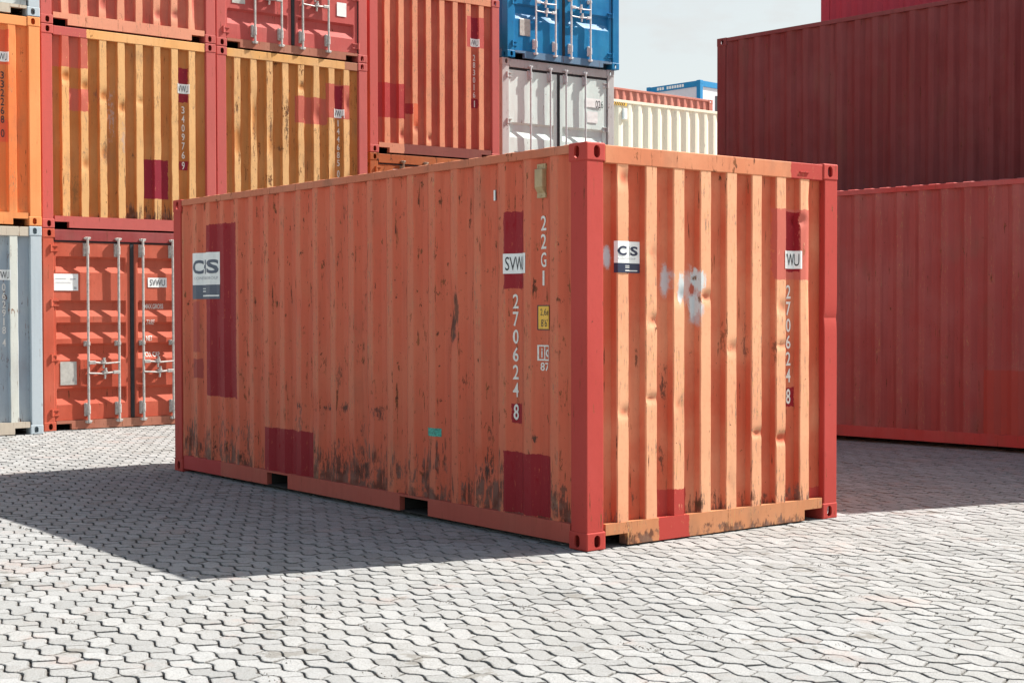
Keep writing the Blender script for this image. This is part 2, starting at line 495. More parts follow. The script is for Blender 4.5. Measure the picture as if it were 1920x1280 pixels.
def logo_sticker(parent, panel, loc, rz, u0, z0, w, h, faded=False, xs=(0.09, 0.30, 0.49, 0.60, 0.30)):
    nav = M_NAVYF if faded else M_NAVY
    st = link('sticker', conform(rect_mesh(w, h), panel, u0, z0, 0.0025), M_WHITE, parent, loc, rz)
    hb = h * 0.305
    link('lower_band', conform(rect_mesh(w, hb), panel, u0, z0, 0.0040), nav, st)
    lh = h * 0.30; y = h * 0.545
    ms = [shift(text_mesh('C', lh, w * xs[1], bold=0.035), w * xs[0], y), shift(rect_mesh(w * (0.036 if faded else 0.055), lh), w * xs[2], y),
          shift(text_mesh('S', lh, w * xs[4], bold=0.035), w * xs[3], y)]
    if faded: ms.append(shift(rect_mesh(w * 0.03, lh * 0.24), w * (xs[2] - 0.028), y + lh * 0.38))
    for lm_ in ms: link('lettering', conform(lm_, panel, u0, z0, 0.0045), nav, st)
    link('lettering', conform(shift(text_mesh('CONTAINERGROUP', h * 0.062, w * 0.78), w * 0.09, h * 0.42), panel, u0, z0, 0.0045), M_GREYT, st)
    bars = [shift(rect_mesh(w * 0.20, h * 0.016), w * 0.30, h * 0.215), shift(rect_mesh(w * 0.13, h * 0.022), w * 0.30, h * 0.155),
            shift(rect_mesh(w * 0.62, h * 0.030), w * 0.30, h * 0.055)]
    link('small_print', conform(join(bars), panel, u0, z0, 0.0055), M_WHITE, st)
    return st

# ------------------------------------------------------------------ the container builder
FACE = {  # face -> (location function, rotation)
    'front': (lambda W, L: (0, 0, 0), 0.0), 'left': (lambda W, L: (0, L, 0), -math.pi / 2),
    'right': (lambda W, L: (W, 0, 0), math.pi / 2), 'back': (lambda W, L: (W, L, 0), math.pi)}

DOOR5 = [(0.13, 0), (0.33, 0), (0.42, 1), (0.515, 1), (0.545, 0), (0.905, 0), (0.990, 1), (1.09, 1), (1.117, 0), (1.18, 0), (1.27, 1), (1.36, 1),
         (1.39, 0), (1.465, 0), (1.555, 1), (1.648, 1), (1.676, 0), (2.035, 0), (2.118, 1), (2.21, 1), (2.241, 0), (2.42, 0)]
DOOR3 = [(0.13, 0), (0.66, 0), (0.76, 1), (0.885, 1), (0.92, 0), (1.40, 0), (1.50, 1), (1.60, 1), (1.63, 0), (2.42, 0)]

def door_leaf(parent, loc, rz, x0, x1, H, mat, prof, hinge_left, seed, hmat):
    """Steel door: flat margins and a horizontally pressed sheet between them."""
    k = H / 2.591
    zs = [(z * k, d) for z, d in prof]
    D = 0.040; yf = 0.022
    b0, b1 = x0 + 0.055, x1 - 0.055
    xs = [x0, b0, b0 + 0.018] + [b0 + 0.018 + (b1 - b0 - 0.036) * i / 14 for i in range(1, 14)] + [b1 - 0.018, b1, x1]
    vs, rows = [], []
    for (za, da), (zb, db) in zip(zs[:-1], zs[1:]):
        n = 4 if zb - za > 0.2 else 2
        for i in range(n): rows.append((za + (zb - za) * i / n, da + (db - da) * i / n))
    rows.append(zs[-1])
    for z, d in rows:
        for i, x in enumerate(xs):
            dd = d if 1 < i < len(xs) - 2 else 0
            y = yf + dd * D
            if 2 < i < len(xs) - 3:
                y += 0.0035 * mnoise.noise(Vector((x * 4, seed, z * 4))) + 0.002 * mnoise.noise(Vector((x * 11, seed, z * 13)))
            vs.append((x, y, z))
    n = len(xs)
    fs = [[j * n + i, j * n + i + 1, (j + 1) * n + i + 1, (j + 1) * n + i] for j in range(len(rows) - 1) for i in range(n - 1)]
    # returns around the edge so the leaf has thickness
    b = len(vs); nr = len(rows)
    for j, i in [(0, 0), (0, n - 1), (nr - 1, n - 1), (nr - 1, 0)]:
        x, y, z = vs[j * n + i]; vs.append((x, yf + 0.05, z))
    c = [0, n - 1, (nr - 1) * n + n - 1, (nr - 1) * n]
    fs += [[c[1], c[0], b, b + 1], [c[2], c[1], b + 1, b + 2], [c[3], c[2], b + 2, b + 3], [c[0], c[3], b + 3, b], [b + 3, b + 2, b + 1, b]]
    leaf = link('door_leaf', mesh('door_leaf', vs, fs), mat, parent, loc, rz)
    # hinges
    for zf in (0.09, 0.362, 0.633, 0.903):
        z = zf * H; xo = x0 - 0.012 if hinge_left else x1 + 0.012
        s = -1 if hinge_left else 1
        m = MB().tube((xo, 0.0, z - 0.045), (xo, 0.0, z + 0.045), 0.016, 8)
        m.box(min(xo, xo - s * 0.10), max(xo, xo - s * 0.10), 0.000, 0.021, z - 0.040, z - 0.024)
        m.box(min(xo, xo - s * 0.10), max(xo, xo - s * 0.10), 0.000, 0.021, z + 0.024, z + 0.040)
        m.box(min(xo, xo - s * 0.07), max(xo, xo - s * 0.07), 0.012, 0.0215, z - 0.024, z + 0.024)
        m.build('hinge', hmat, leaf)
    return leaf

def lock_rod(parent, loc, rz, x, H, side, hz, rmat):
    zb, zt = 0.085, H - 0.10
    m = MB().tube((x, -0.020, zb), (x, -0.020, zt), 0.0165, 12)
    for z in (zb + 0.015, zt - 0.015):
        m.box(x - 0.034, x + 0.034, -0.030, 0.010, z - 0.018, z + 0.018, ch=0.004)
        m.tube((x - 0.045, -0.012, z), (x + 0.045, -0.012, z + 0.006), 0.012, 8)
    rod = m.build('lock_rod', rmat, parent, loc, rz)
    for z, s in ((0.26, 1), (H * 0.43, 0.4), (H - 0.26, 1)):
        b = MB().box(x - 0.050, x + 0.012, 0.004, 0.0215, z - 0.085 * s, z + 0.085 * s, ch=0.003)
        b.tube((x, -0.020, z - 0.055 * s), (x, -0.020, z + 0.055 * s), 0.024, 12)
        b.box(x - 0.046, x - 0.012, -0.016, 0.006, z - 0.06 * s, z + 0.06 * s)
        b.build('bracket', rmat, rod)
    # handle lying across the leaf, with hasp
    x1 = x + side * 0.42
    h = MB().box(min(x, x + side * 0.09), max(x, x + side * 0.09), -0.046, -0.004, hz - 0.022, hz + 0.022, ch=0.005)
    h.tube((x + side * 0.08, -0.030, hz), (x + side * 0.24, -0.034, hz - 0.014), 0.013, 8)
    h.tube((x + side * 0.24, -0.034, hz - 0.014), (x1, -0.030, hz - 0.004), 0.011, 8)
    hx = x + side * 0.20
    h.box(hx - 0.028, hx + 0.028, -0.050, 0.0215, hz - 0.018, hz + 0.026, ch=0.005)
    h.tube((hx, -0.040, hz + 0.02), (hx + 0.006, -0.040, hz + 0.062), 0.017, 8)
    h.tube((hx, -0.020, hz - 0.08), (hx, -0.034, hz - 0.02), 0.014, 8)
    h.build('handle', rmat, rod)
    return rod

def end_rail_poly(W, z0, z1, notch, nh):
    a, b = 0.166, W - 0.166
    return [(a, z0 + nh), (a + notch, z0 + nh), (a + notch, z0), (b - notch, z0), (b - notch, z0 + nh), (b, z0 + nh), (b, z1), (a, z1)]

def container(loc, yaw, label, paintm, frame, rail=None, W=2.438, L=6.058, H=2.591, front='rib', left='side', group=None,
              cat='shipping container', dents_front=(), dents_left=(), wob=(0.002, 0.0015), leafmat=None, doorprof=DOOR5,
              frontmat=None, leftmat=None, rodmat=None, gasket=None, seed=1, sunk=True, hmat=None, fine_left=True, fine_front=True, post_dent=False, brail=None, nz=60,
              name='shipping_container'):
    rail = rail or paintm; brail = brail or rail
    root = bpy.data.objects.new(name, None); C.objects.link(root)
    root.empty_display_size = 0.3
    root.location = loc; root.rotation_euler = (0, 0, yaw)
    tag(root, label, cat, group)
    swap = W > L
    for sx, x in ((1, 0), (-1, W)):
        for sy, y in ((1, 0), (-1, L)):
            for sz, z in ((1, 0), (-1, H)):
                casting(sx, sy, sz, frame, root, (x, y, z), swap)
    px_, py_ = (0.160, 0.146) if swap else (0.146, 0.160)
    for sx, x in ((1, 0), (-1, W)):
        for sy, y in ((1, 0), (-1, L)):
            xa, xb = sorted((x + sx * 0.004, x + sx * px_)); ya, yb = sorted((y + sy * 0.004, y + sy * py_))
            m = MB().box(xa, xb, ya, yb, CZ - 0.004, H - CZ + 0.004, ch=0.006)
            po = m.build('corner_post', frame, root)
            if post_dent and sy == 1:
                bm = bmesh.new(); bm.from_mesh(po.data)
                for zc in [1.30 + 0.017 * i for i in range(21)]:
                    bmesh.ops.bisect_plane(bm, geom=bm.verts[:] + bm.edges[:] + bm.faces[:], dist=1e-5, plane_co=(0, 0, zc), plane_no=(0, 0, 1))
                for v in bm.verts:
                    if v.co.y < 0.08:
                        dd = 0.0
                        if sx < 0: dd += 0.009 * math.exp(-abs(v.co.z - 1.47) / 0.05)
                        v.co.y += dd
                bm.to_mesh(po.data); bm.free()
    res = {'root': root}
    back = {'front': front, 'left': left}
    for face, typ in (('front', front), ('left', left), ('back', 'rib' if front in ('door', 'rib') else 'side'), ('right', left)):
        fl, rz = FACE[face]; lo = fl(W, L)
        n = W if face in ('front', 'back') else L
        hid = face in ('back', 'right')
        ed = 0.146 if (typ != 'side') else 0.160
        ztop = {'rib': H - 0.125, 'side': H - 0.062, 'door': H - 0.16}[typ]
        pm = {'front': frontmat or paintm, 'left': leftmat or paintm}.get(face, paintm)
        # top rail
        if typ == 'side':
            MB().box(CY + .0005, n - CY - .0005, 0.007, 0.067, ztop, H - 0.006, ch=0.004).build('top_rail', rail, root, lo, rz)
        elif typ == 'rib':
            MB().box(CX + .0005, n - CX - .0005, 0.006, 0.075, ztop, H - 0.010, ch=0.005).build('top_rail', rail, root, lo, rz)
        # bottom rail
        if typ == 'side':
            m = MB(); cuts = [(1.83, 2.19), (3.90, 4.27)] if n < 7 and H > 2 else []
            xs = [CY + .0005] + [c for p in cuts for c in p] + [n - CY - .0005]
            for i in range(0, len(xs), 2): m.box(xs[i], xs[i + 1], 0.012, 0.060, 0.030, 0.158, ch=0.003)
            for a, b in cuts:
                m.box(a, b, 0.013, 0.060, 0.140, 0.157)
            m.build('bottom_rail', brail, root, lo, rz)
            if cuts:
                for a, b in cuts:      # channels behind the fork openings, their shade painted as dark material
                    m = MB().box(a - 0.006, a, 0.061, 0.60, 0.034, 0.139); m.box(b, b + 0.006, 0.061, 0.60, 0.034, 0.139)
                    m.box(a, b, 0.60, 0.606, 0.034, 0.139); m.box(a, b, 0.020, 0.60, 0.030, 0.034)
                    m.build('fork_pocket', M_FLOOR, root, lo, rz)
        elif typ == 'rib':
            MB().prism(end_rail_poly(n, 0.012, 0.160, 0.19, 0.075), 'y', 0.006, 0.090).build('bottom_rail', brail, root, lo, rz)
        else:
            MB().prism(end_rail_poly(n, 0.012, 0.125, 0.20, 0.075), 'y', 0.004, 0.075).build('door_sill', brail, root, lo, rz)
            MB().box(CX + .0005, n - CX - .0005, 0.010, 0.080, ztop + 0.012, H - 0.010, ch=0.005).build('door_header', rail, root, lo, rz)
        # sheet
        if typ in ('rib', 'side'):
            p = Panel(n, 0.155 if typ == 'rib' else 0.150, ztop + 0.004, typ, wob=(wob[0] if face == 'front' else wob[1]),
                      dents={'front': dents_front, 'left': dents_left}.get(face, ()), seed=seed + (0 if face == 'front' else 5), edge=ed,
                      y0=(0.0095 if typ == 'rib' else 0.018), fine=(not hid) and (fine_front if face == 'front' else fine_left))
            nm = 'end_panel' if typ == 'rib' else 'side_panel'
            o = p.build(nm, pm, root, lo, rz, nz=nz)
            res[face] = (p, o, lo, rz)
        else:
            g = gasket or M_RUB
            c = n / 2 - 0.02
            m = MB().box(0.148, n - 0.148, 0.026, 0.045, H - 0.178, H - 0.147)
            m.box(0.148, n - 0.148, 0.030, 0.045, 0.124, 0.140)
            m.box(c - 0.020, c + 0.030, 0.012, 0.045, 0.141, H - 0.179)
            m.box(n - 0.195, n - 0.147, 0.028, 0.045, 0.141, H - 0.179)
            m.box(0.147, n - 0.147, 0.075, 0.085, 0.126, H - 0.15)
            m.build('door_gasket', g, root, lo, rz)
            lm = leafmat or pm
            la = door_leaf(root, lo, rz, 0.120, c - 0.024, H, lm, doorprof, True, seed, hmat or frame)
            lb = door_leaf(root, lo, rz, c + 0.034, n - 0.165, H, lm, doorprof, False, seed + 9, hmat or frame)
            res['leaves'] = (la, lb)
            rm = rodmat or M_GALV
            for x, sd_, hz in ((0.585, 1, 0.36), (1.005, -1, 0.305), (1.345, 1, 0.36), (1.770, -1, 0.305)):
                lock_rod(root, lo, rz, x, H, sd_, hz * H * 0.93 if doorprof is DOOR5 else hz * H * 1.05, rm)
            res[face] = (None, None, lo, rz)
    # roof and floor
    vs, fs = [], []
    Lr = W if swap else L; Wr = L if swap else W
    k = int((Lr - 0.30) / 0.209); cs = [0.15]
    prof = [(0.10, 0)]
    for i in range(k):
        a = 0.17 + i * 0.209
        prof += [(a, 0), (a + 0.030, 1), (a + 0.115, 1), (a + 0.145, 0)]
    prof.append((Lr - 0.10, 0))
    cross = [(0.030, 0.0), (0.062, 0.5), (0.10, 1.0), (Wr - 0.10, 1.0), (Wr - 0.062, 0.5), (Wr - 0.030, 0.0)]
    zr = H - 0.0085
    for (a, d) in prof:
        for (b, e) in cross:
            z = zr + 0.016 * d * min(1, e * 1.6) + (0.001 if e else 0)
            vs.append((a, b, z) if swap else (b, a, z))
    n = len(cross)
    for j in range(len(prof) - 1):
        for i in range(n - 1): fs.append([j * n + i, j * n + i + 1, (j + 1) * n + i + 1, (j + 1) * n + i])
    link('roof_panel', mesh('roof_panel', vs, fs), rail, root)
    MB().box(0.07, W - 0.07, 0.095, L - 0.095, 0.145, 0.172).build('floor_deck', M_FLOOR, root)
    return res

class DoorSheet:
    us = []; lo = None; dep = 0.04
    def __init__(s, prof, H, seed): s.z = [a * H / 2.591 for a, b in prof]; s.d = [b for a, b in prof]; s.seed = seed
    def f(s, u): return 0.0
    def y(s, u, z):
        return 0.022 + 0.04 * float(np.interp(z, s.z, s.d)) + 0.0035 * mnoise.noise(Vector((u * 4, s.seed, z * 4))) + 0.002 * mnoise.noise(Vector((u * 11, s.seed, z * 13))) - 0.001
    def walk(s, u0, t): return [(0, u0), (t, u0 + t)]

def on_door(name, me, sheet, u0, z0, mat, parent, loc, rz, off=0.003):
    return link(name, conform(me, sheet, u0, z0, off, zstep=0.015), mat, parent, loc, rz)

# ------------------------------------------------------------------ the paved yard
def make_pavers():
    """Wavy interlocking concrete blocks in strips: in-phase zigzag long joints, cross joints leaning to and fro."""
    P, wd, amp = 0.188, 0.1155, 0.020
    e1 = np.array([0.645, -0.764]); e2 = np.array([0.764, 0.645])
    ks = np.array([0.0, 0.027, 0.050, 0.120, 0.150, 0.172, 0.188]); kv = np.array([0.35, 1.0, 0.80, -0.85, -1.0, -0.55, 0.35])
    rnd = np.random.RandomState(4)
    def wave(s_): return amp * float(np.interp(s_ % P, ks, kv))
    def bound(k, sa, sb):
        """points of long joint k from sa to sb"""
        pts = [sa] + sorted(q + P * m for m in range(int(sa // P) - 1, int(sb // P) + 2) for q in ks[:-1] if sa + .006 < q + P * m < sb - .006) + [sb]
        return [(q, k * wd + wave(q)) for q in pts]
    V, F, T, G = [], [], [], []
    rings = [(0.0016, -0.0110), (0.0024, -0.0022), (0.0046, 0.0), (0.0135, 0.0004)]
    for k in range(-160, 260):
        lo, up = ((0.0, -0.033) if k % 2 == 0 else (0.0525, 0.098))
        drift = 0.0
        for m in range(-190, 150):
            c0 = e1 * (m * P) + e2 * (k * wd)
            wx, wy = c0[0], c0[1]
            if not (4.6 < wy < 21.5 and abs(wx) < 0.40 * wy + 0.5): continue
            poly = bound(k, lo + m * P, lo + (m + 1) * P) + list(reversed(bound(k + 1, up + m * P, up + (m + 1) * P)))
            A_ = np.array(poly); Pw = np.outer(A_[:, 0], e1) + np.outer(A_[:, 1], e2)
            c = Pw.mean(0)
            n = len(Pw)
            # slow wandering of the rows, so the joints are never ruler straight
            for q in range(n):
                x_, y_ = Pw[q]
                Pw[q] += (0.010 * mnoise.noise(Vector((x_ * .8, y_ * .8, 3))) + 0.0060 * mnoise.noise(Vector((x_ * 11, y_ * 11, 8))),
                          0.010 * mnoise.noise(Vector((x_ * .8, y_ * .8, 13))) + 0.0060 * mnoise.noise(Vector((x_ * 11, y_ * 11, 18))))
            tilt = rnd.normal(0, 0.012, 2); jit = rnd.normal(0, 0.0007, 2)
            sink = mnoise.noise(Vector((c[0] * 1.1, c[1] * 1.1, 40)))
            h = rnd.normal(0, 0.0011) + 0.003 * mnoise.noise(Vector((c[0] * .9, c[1] * .9, 0))) - (0.006 * max(0, sink - 0.35))
            gap = 0.0016 + 0.0030 * rnd.rand() ** 1.5
            edge = np.roll(Pw, -1, 0) - Pw
            nr = np.column_stack((-edge[:, 1], edge[:, 0])); nr /= np.linalg.norm(nr, axis=1, keepdims=True) + 1e-9
            vn = nr + np.roll(nr, 1, 0); vn /= np.linalg.norm(vn, axis=1, keepdims=True) + 1e-9
            if np.dot(vn[0], c - Pw[0]) < 0: vn = -vn
            b = len(V)
            chip = rnd.rand() < 0.10; ck = rnd.randint(n)
            for ri, (ins, z) in enumerate(rings):
                Q = Pw + vn * (ins + gap) + jit
                for kk in range(n):
                    zz = z + h + float((Q[kk] - c) @ tilt)
                    if chip and kk == ck and 0 < ri < 3: zz -= 0.006
                    V.append((Q[kk, 0], Q[kk, 1], zz))
                if ri:
                    o0, o1 = b + (ri - 1) * n, b + ri * n
                    for kk in range(n):
                        k2 = (kk + 1) % n
                        F.append((o0 + kk, o1 + kk, o1 + k2, o0 + k2))
            F.append(tuple(b + 3 * n + kk for kk in reversed(range(n))))
            T += [rnd.rand()] * (4 * n); G += [1.0] * (2 * n) + [0.75] * n + [0.0] * n
    me = mesh('pavers', V, F)
    bm = bmesh.new(); bm.from_mesh(me); bmesh.ops.recalc_face_normals(bm, faces=bm.faces)
    bad = [f for f in bm.faces if f.normal.z < -0.2]
    if bad: bmesh.ops.reverse_faces(bm, faces=bad)
    bm.to_mesh(me); bm.free()
    at = me.attributes.new('tone', 'FLOAT', 'POINT'); at.data.foreach_set('value', T)
    at = me.attributes.new('rim', 'FLOAT', 'POINT'); at.data.foreach_set('value', G)
    return me

def paver_material():
    t = NT('concrete_pavers'); o = t.obj()
    at = t.n.new('ShaderNodeAttribute'); at.attribute_name = 'tone'; tone = at.outputs['Fac']
    n1 = t.noise(o, 0.55, 5, 0.6); n2 = t.noise(o, 95, 5, 0.75); n3 = t.noise(o, 5, 6, 0.65); n4 = t.noise(o, 240, 4, 0.7)
    c = t.mix(tone, (0.244, 0.252, 0.253), (0.334, 0.344, 0.349))
    c = t.mix(t.ma('MULTIPLY', t.step(n1, 0.40, 0.70), 0.30), c, (0.306, 0.294, 0.271))
    c = t.mix(t.ma('MULTIPLY', t.step(n3, 0.50, 0.68), 0.38), c, (0.192, 0.189, 0.181))
    c = t.mix(t.ma('MULTIPLY', t.step(n2, 0.51, 0.63), 0.62), c, (0.153, 0.148, 0.142))
    c = t.mix(t.ma('MULTIPLY', t.step(n4, 0.54, 0.60), 0.75), c, (0.108, 0.103, 0.104))
    c = t.mix(t.ma('MULTIPLY', t.step(n4, 0.46, 0.38), 0.55), c, (0.421, 0.434, 0.449))
    ar = t.n.new('ShaderNodeAttribute'); ar.attribute_name = 'rim'      # soil creeping up from the joints
    rim = t.ma('MULTIPLY', ar.outputs['Fac'], t.step(t.noise(o, 38, 5, 0.7), 0.36, 0.58))
    c = t.mix(t.ma('MULTIPLY', rim, 0.72), c, (0.061, 0.055, 0.049))
    # pinkish and brown deposits here and there
    n5 = t.noise(o, 1.7, 7, 0.66, off=9.0); n6 = t.noise(o, 3.1, 7, 0.7, off=21.0)
    c = t.mix(t.ma('MULTIPLY', t.step(n5, 0.55, 0.66), 0.35), c, (0.322, 0.241, 0.216))
    c = t.mix(t.ma('MULTIPLY', t.step(n6, 0.60, 0.66), 0.60), c, (0.131, 0.121, 0.104))
    t.put(t.b.inputs['Base Color'], c)
    t.b.inputs['Roughness'].default_value = 0.85
    t.b.inputs['Specular IOR Level'].default_value = 0.25
    h = t.ma('ADD', t.ma('MULTIPLY', n2, 0.6), t.ma('ADD', t.ma('MULTIPLY', n3, 0.8), t.ma('MULTIPLY', n4, 0.35)))
    t.bump(h, 0.75, 0.006)
    return t.m

def joint_material():
    t = NT('joint_sand'); o = t.obj()
    n1 = t.noise(o, 1.1, 5, 0.6); n2 = t.noise(o, 90, 5, 0.7)
    c = t.mix(t.step(n2, 0.4, 0.65), (0.055, 0.046, 0.038), (0.13, 0.11, 0.085))
    c = t.mix(t.ma('MULTIPLY', t.step(n1, 0.55, 0.7), 0.4), c, (0.06, 0.065, 0.03))
    t.put(t.b.inputs['Base Color'], c); t.b.inputs['Roughness'].default_value = 0.95
    t.bump(n2, 0.8, 0.01)
    return t.m

MJ = joint_material()
# ground: one sheet to the horizon; the laid pavers stand on it, beyond them a paler far surface
g = MB(); g.v = [(-450, -450, -0.010), (450, -450, -0.010), (450, 450, -0.010), (-450, 450, -0.010)]; g.f = [[0, 1, 2, 3]]
go = g.build('ground', None, fix=False); 
def far_ground_material():
    t = NT('yard_ground'); o = t.obj()
    x, y, z = t.xyz(o)[0:3]
    # joints everywhere under the pavers; the same pavement seen as an even tone outside the laid area
    d = t.ma('MAXIMUM', t.ma('ABSOLUTE', x), t.ma('ABSOLUTE', t.ma('SUBTRACT', y, 13.0)))
    n2 = t.noise(o, 90, 5, 0.7); n1 = t.noise(o, 0.5, 4, 0.6)
    cj = t.mix(t.step(n2, 0.4, 0.65), (0.018, 0.014, 0.013), (0.060, 0.048, 0.038))
    cf = t.mix(n1, (0.27, 0.26, 0.24), (0.36, 0.35, 0.33))
    inside = t.ma('MULTIPLY', t.ma('MULTIPLY', t.ma('GREATER_THAN', y, 4.6), t.ma('LESS_THAN', y, 21.5)),
                  t.ma('LESS_THAN', t.ma('ABSOLUTE', x), t.ma('ADD', t.ma('MULTIPLY', y, 0.40), 0.5)))
    t.put(t.b.inputs['Base Color'], t.mix(inside, cf, cj)); t.b.inputs['Roughness'].default_value = 0.95
    return t.m
go.data.materials.append(far_ground_material()); tag(go, kind='structure')
pv = link('pavement', make_pavers(), paver_material()); tag(pv, kind='structure')

def make_grit():
    rnd = random.Random(12); V, F = [], []
    cl = [(-1.10, 7.15), (-0.92, 6.95), (-0.70, 6.90), (-1.35, 7.6), (0.05, 7.4), (1.9, 8.6), (2.6, 8.1), (2.2, 7.2), (1.3, 7.7), (3.1, 9.6), (-2.2, 7.1), (0.6, 6.5)]
    for _ in range(46):
        y = rnd.uniform(5.9, 17); cl.append((rnd.uniform(-0.36, 0.36) * y, y))
    for cx, cy in cl:
        ang = rnd.uniform(-1.1, -0.6)
        for _ in range(rnd.randint(12, 44)):
            t_, w_ = rnd.gauss(0, 0.09), rnd.gauss(0, 0.018)
            x, y = cx + math.cos(ang) * t_ - math.sin(ang) * w_, cy + math.sin(ang) * t_ + math.cos(ang) * w_
            r_ = rnd.uniform(0.0015, 0.0048); b = len(V); a0 = rnd.uniform(0, 6)
            for q in range(4): V.append((x + r_ * math.cos(a0 + q * 1.571) * rnd.uniform(.6, 1.3), y + r_ * math.sin(a0 + q * 1.571), rnd.uniform(-.001, .001)))
            V.append((x, y, r_ * rnd.uniform(.5, 1.1) + 0.001))
            F += [(b, b + 1, b + 4), (b + 1, b + 2, b + 4), (b + 2, b + 3, b + 4), (b + 3, b, b + 4)]
    return mesh('grit', V, F)
tag(link('grit', make_grit(), plain('brown_grit', (0.075, 0.055, 0.040), 0.95, var=0.6, scale=40)), 'dark brown grit and crumbs gathered along the paving joints', 'grit', kind='stuff')

# ------------------------------------------------------------------ the big container in the middle
TERRA = (0.50, 0.090, 0.042); TERRA_S = (0.57, 0.108, 0.055); RED = (0.41, 0.046, 0.036); DARKRED = (0.27, 0.010, 0.018); MAIN = (0.4705, 9.117, 0.0); MYAW = 0.6621
FADE_LIT_T = (0.77, 0.41, 0.235)  # faded terracotta, pushed towards the sunlit tone of the ribs
m_end = paint('terracotta_end_paint', TERRA, rust=0.30, fade=0.45, rib_light=0.75, fadecol=FADE_LIT_T, streak=0.3, rub=0.35,
    low=(0.60, 0.75),
    patches=[(1.770, 2.150, 1.743, 2.246, (0.50, 0.12, 0.088)), (1.885, 2.035, 1.80, 2.225, DARKRED), (1.915, 2.015, 0.837, 0.974, DARKRED), (0.640, 0.925, 0.10, 0.335, RED), (2.16, 2.30, 0.1, 0.24, RED)],
    marks=[(0.845, 1.67, 0.055, 0.15, (0.52, 0.60, 0.63), 0.9, 2.2), (1.02, 1.73, 0.075, 0.11, (0.52, 0.60, 0.63), 0.9, 2.4), (0.995, 1.56, 0.055, 0.12, (0.52, 0.60, 0.63), 0.75, 2.0), (0.985, 1.67, 0.040, 0.060, (0.40, 0.075, 0.04), 0.95, 2.5), (1.0, 1.74, 0.03, 0.04, (0.16, 0.07, 0.03), 0.9, 4.0), (1.035, 1.60, 0.02, 0.05, (0.20, 0.08, 0.03), 0.9, 4.0),
           (0.72, 1.02, 0.07, 0.22, (0.07, 0.03, 0.02), 0.85), (0.70, 0.55, 0.06, 0.16, (0.09, 0.035, 0.02), 0.8), (0.47, 1.22, 0.03, 0.10, (0.09, 0.035, 0.02), 0.8),
           (1.50, 1.30, 0.04, 0.25, (0.12, 0.04, 0.03), 0.7), (1.27, 1.35, 0.02, 0.20, (0.15, 0.06, 0.03), 0.7), (1.78, 1.25, 0.03, 0.14, (0.12, 0.05, 0.03), 0.7),
           (2.07, 1.95, 0.03, 0.16, (0.20, 0.08, 0.03), 0.7), (1.02, 0.22, 0.05, 0.05, (0.08, 0.04, 0.02), 0.8), (0.45, 0.30, 0.04, 0.10, (0.12, 0.05, 0.03), 0.8),
           (1.2, 0.25, 0.05, 0.07, (0.06, 0.03, 0.02), 0.8), (1.46, 0.22, 0.05, 0.06, (0.05, 0.03, 0.02), 0.8), (1.72, 0.22, 0.05, 0.05, (0.05, 0.03, 0.02), 0.8)],
    sprays=[(0.93, 1.70, 0.12, 0.13, (0.46, 0.54, 0.58), 0.45), (1.0, 1.54, 0.06, 0.13, (0.42, 0.48, 0.54), 0.65), (0.73, 1.72, 0.05, 0.11, (0.45, 0.53, 0.58), 0.75), (0.215, 1.865, 0.04, 0.08, (0.45, 0.53, 0.58), 0.8)])
# bare patch inside the spray
m_side = paint('terracotta_side_paint', TERRA_S, rough=0.55, spec=0.25, rust=0.60, rsize=2.6, fade=0.40, rib_light=0.50, fadecol=(0.59, 0.21, 0.118), streak=0.8, rub=1.1, grime=0.5,
    low=(1.15, 1.15),
    patches=[(0.672, 1.262, 0.750, 2.325, DARKRED), (0.366, 0.533, 0.905, 1.085, (0.33, 0.05, 0.04)), (0.35, 0.50, 1.15, 1.62, (0.42, 0.075, 0.055)), (1.755, 2.580, 0.10, 0.530, DARKRED),
             (5.172, 5.675, 0.165, 0.574, DARKRED), (5.178, 5.385, 1.675, 2.195, DARKRED), (5.235, 5.335, 0.768, 0.900, DARKRED)],
    marks=[(4.545, 1.41, 0.085, 0.17, (0.050, 0.026, 0.020), 0.9, 2.0), (4.60, 1.53, 0.045, 0.18, (0.09, 0.035, 0.02), 0.85, 2.2), (4.535, 1.36, 0.03, 0.07, (0.28, 0.11, 0.05), 0.8, 3.0), (3.55, 0.75, 0.13, 0.10, (0.06, 0.025, 0.02), 0.85), (3.35, 0.28, 0.25, 0.20, (0.06, 0.025, 0.02), 0.8),
           (4.98, 0.55, 0.04, 0.25, (0.07, 0.03, 0.02), 0.8), (4.95, 0.42, 0.12, 0.04, (0.05, 0.025, 0.02), 0.9), (2.35, 0.74, 0.16, 0.05, (0.05, 0.025, 0.02), 0.9), (2.80, 0.74, 0.12, 0.05, (0.05, 0.025, 0.02), 0.9), (3.05, 0.76, 0.10, 0.06, (0.05, 0.025, 0.02), 0.9),
           (2.95, 0.32, 0.30, 0.18, (0.055, 0.025, 0.02), 0.75), (0.42, 1.02, 0.03, 0.05, (0.06, 0.03, 0.02), 0.9), (1.45, 0.45, 0.20, 0.22, (0.10, 0.055, 0.04), 0.7), (0.95, 0.48, 0.22, 0.24, (0.10, 0.06, 0.05), 0.7), (5.5, 0.68, 0.04, 0.05, (0.05, 0.03, 0.02), 0.9),
           (5.78, 0.38, 0.04, 0.10, (0.10, 0.045, 0.03), 0.8), (4.2, 0.30, 0.08, 0.12, (0.07, 0.03, 0.02), 0.8), (4.75, 0.28, 0.08, 0.18, (0.08, 0.035, 0.02), 0.7), (3.0, 1.0, .06, .2, (0.10, 0.05, 0.03), .6)])
m_frame = paint('new_red_frame_paint', RED, rust=0.30, rsize=2.2, fade=0.25, fadecol=(0.52, 0.09, 0.08), streak=0.12, grime=0.08)
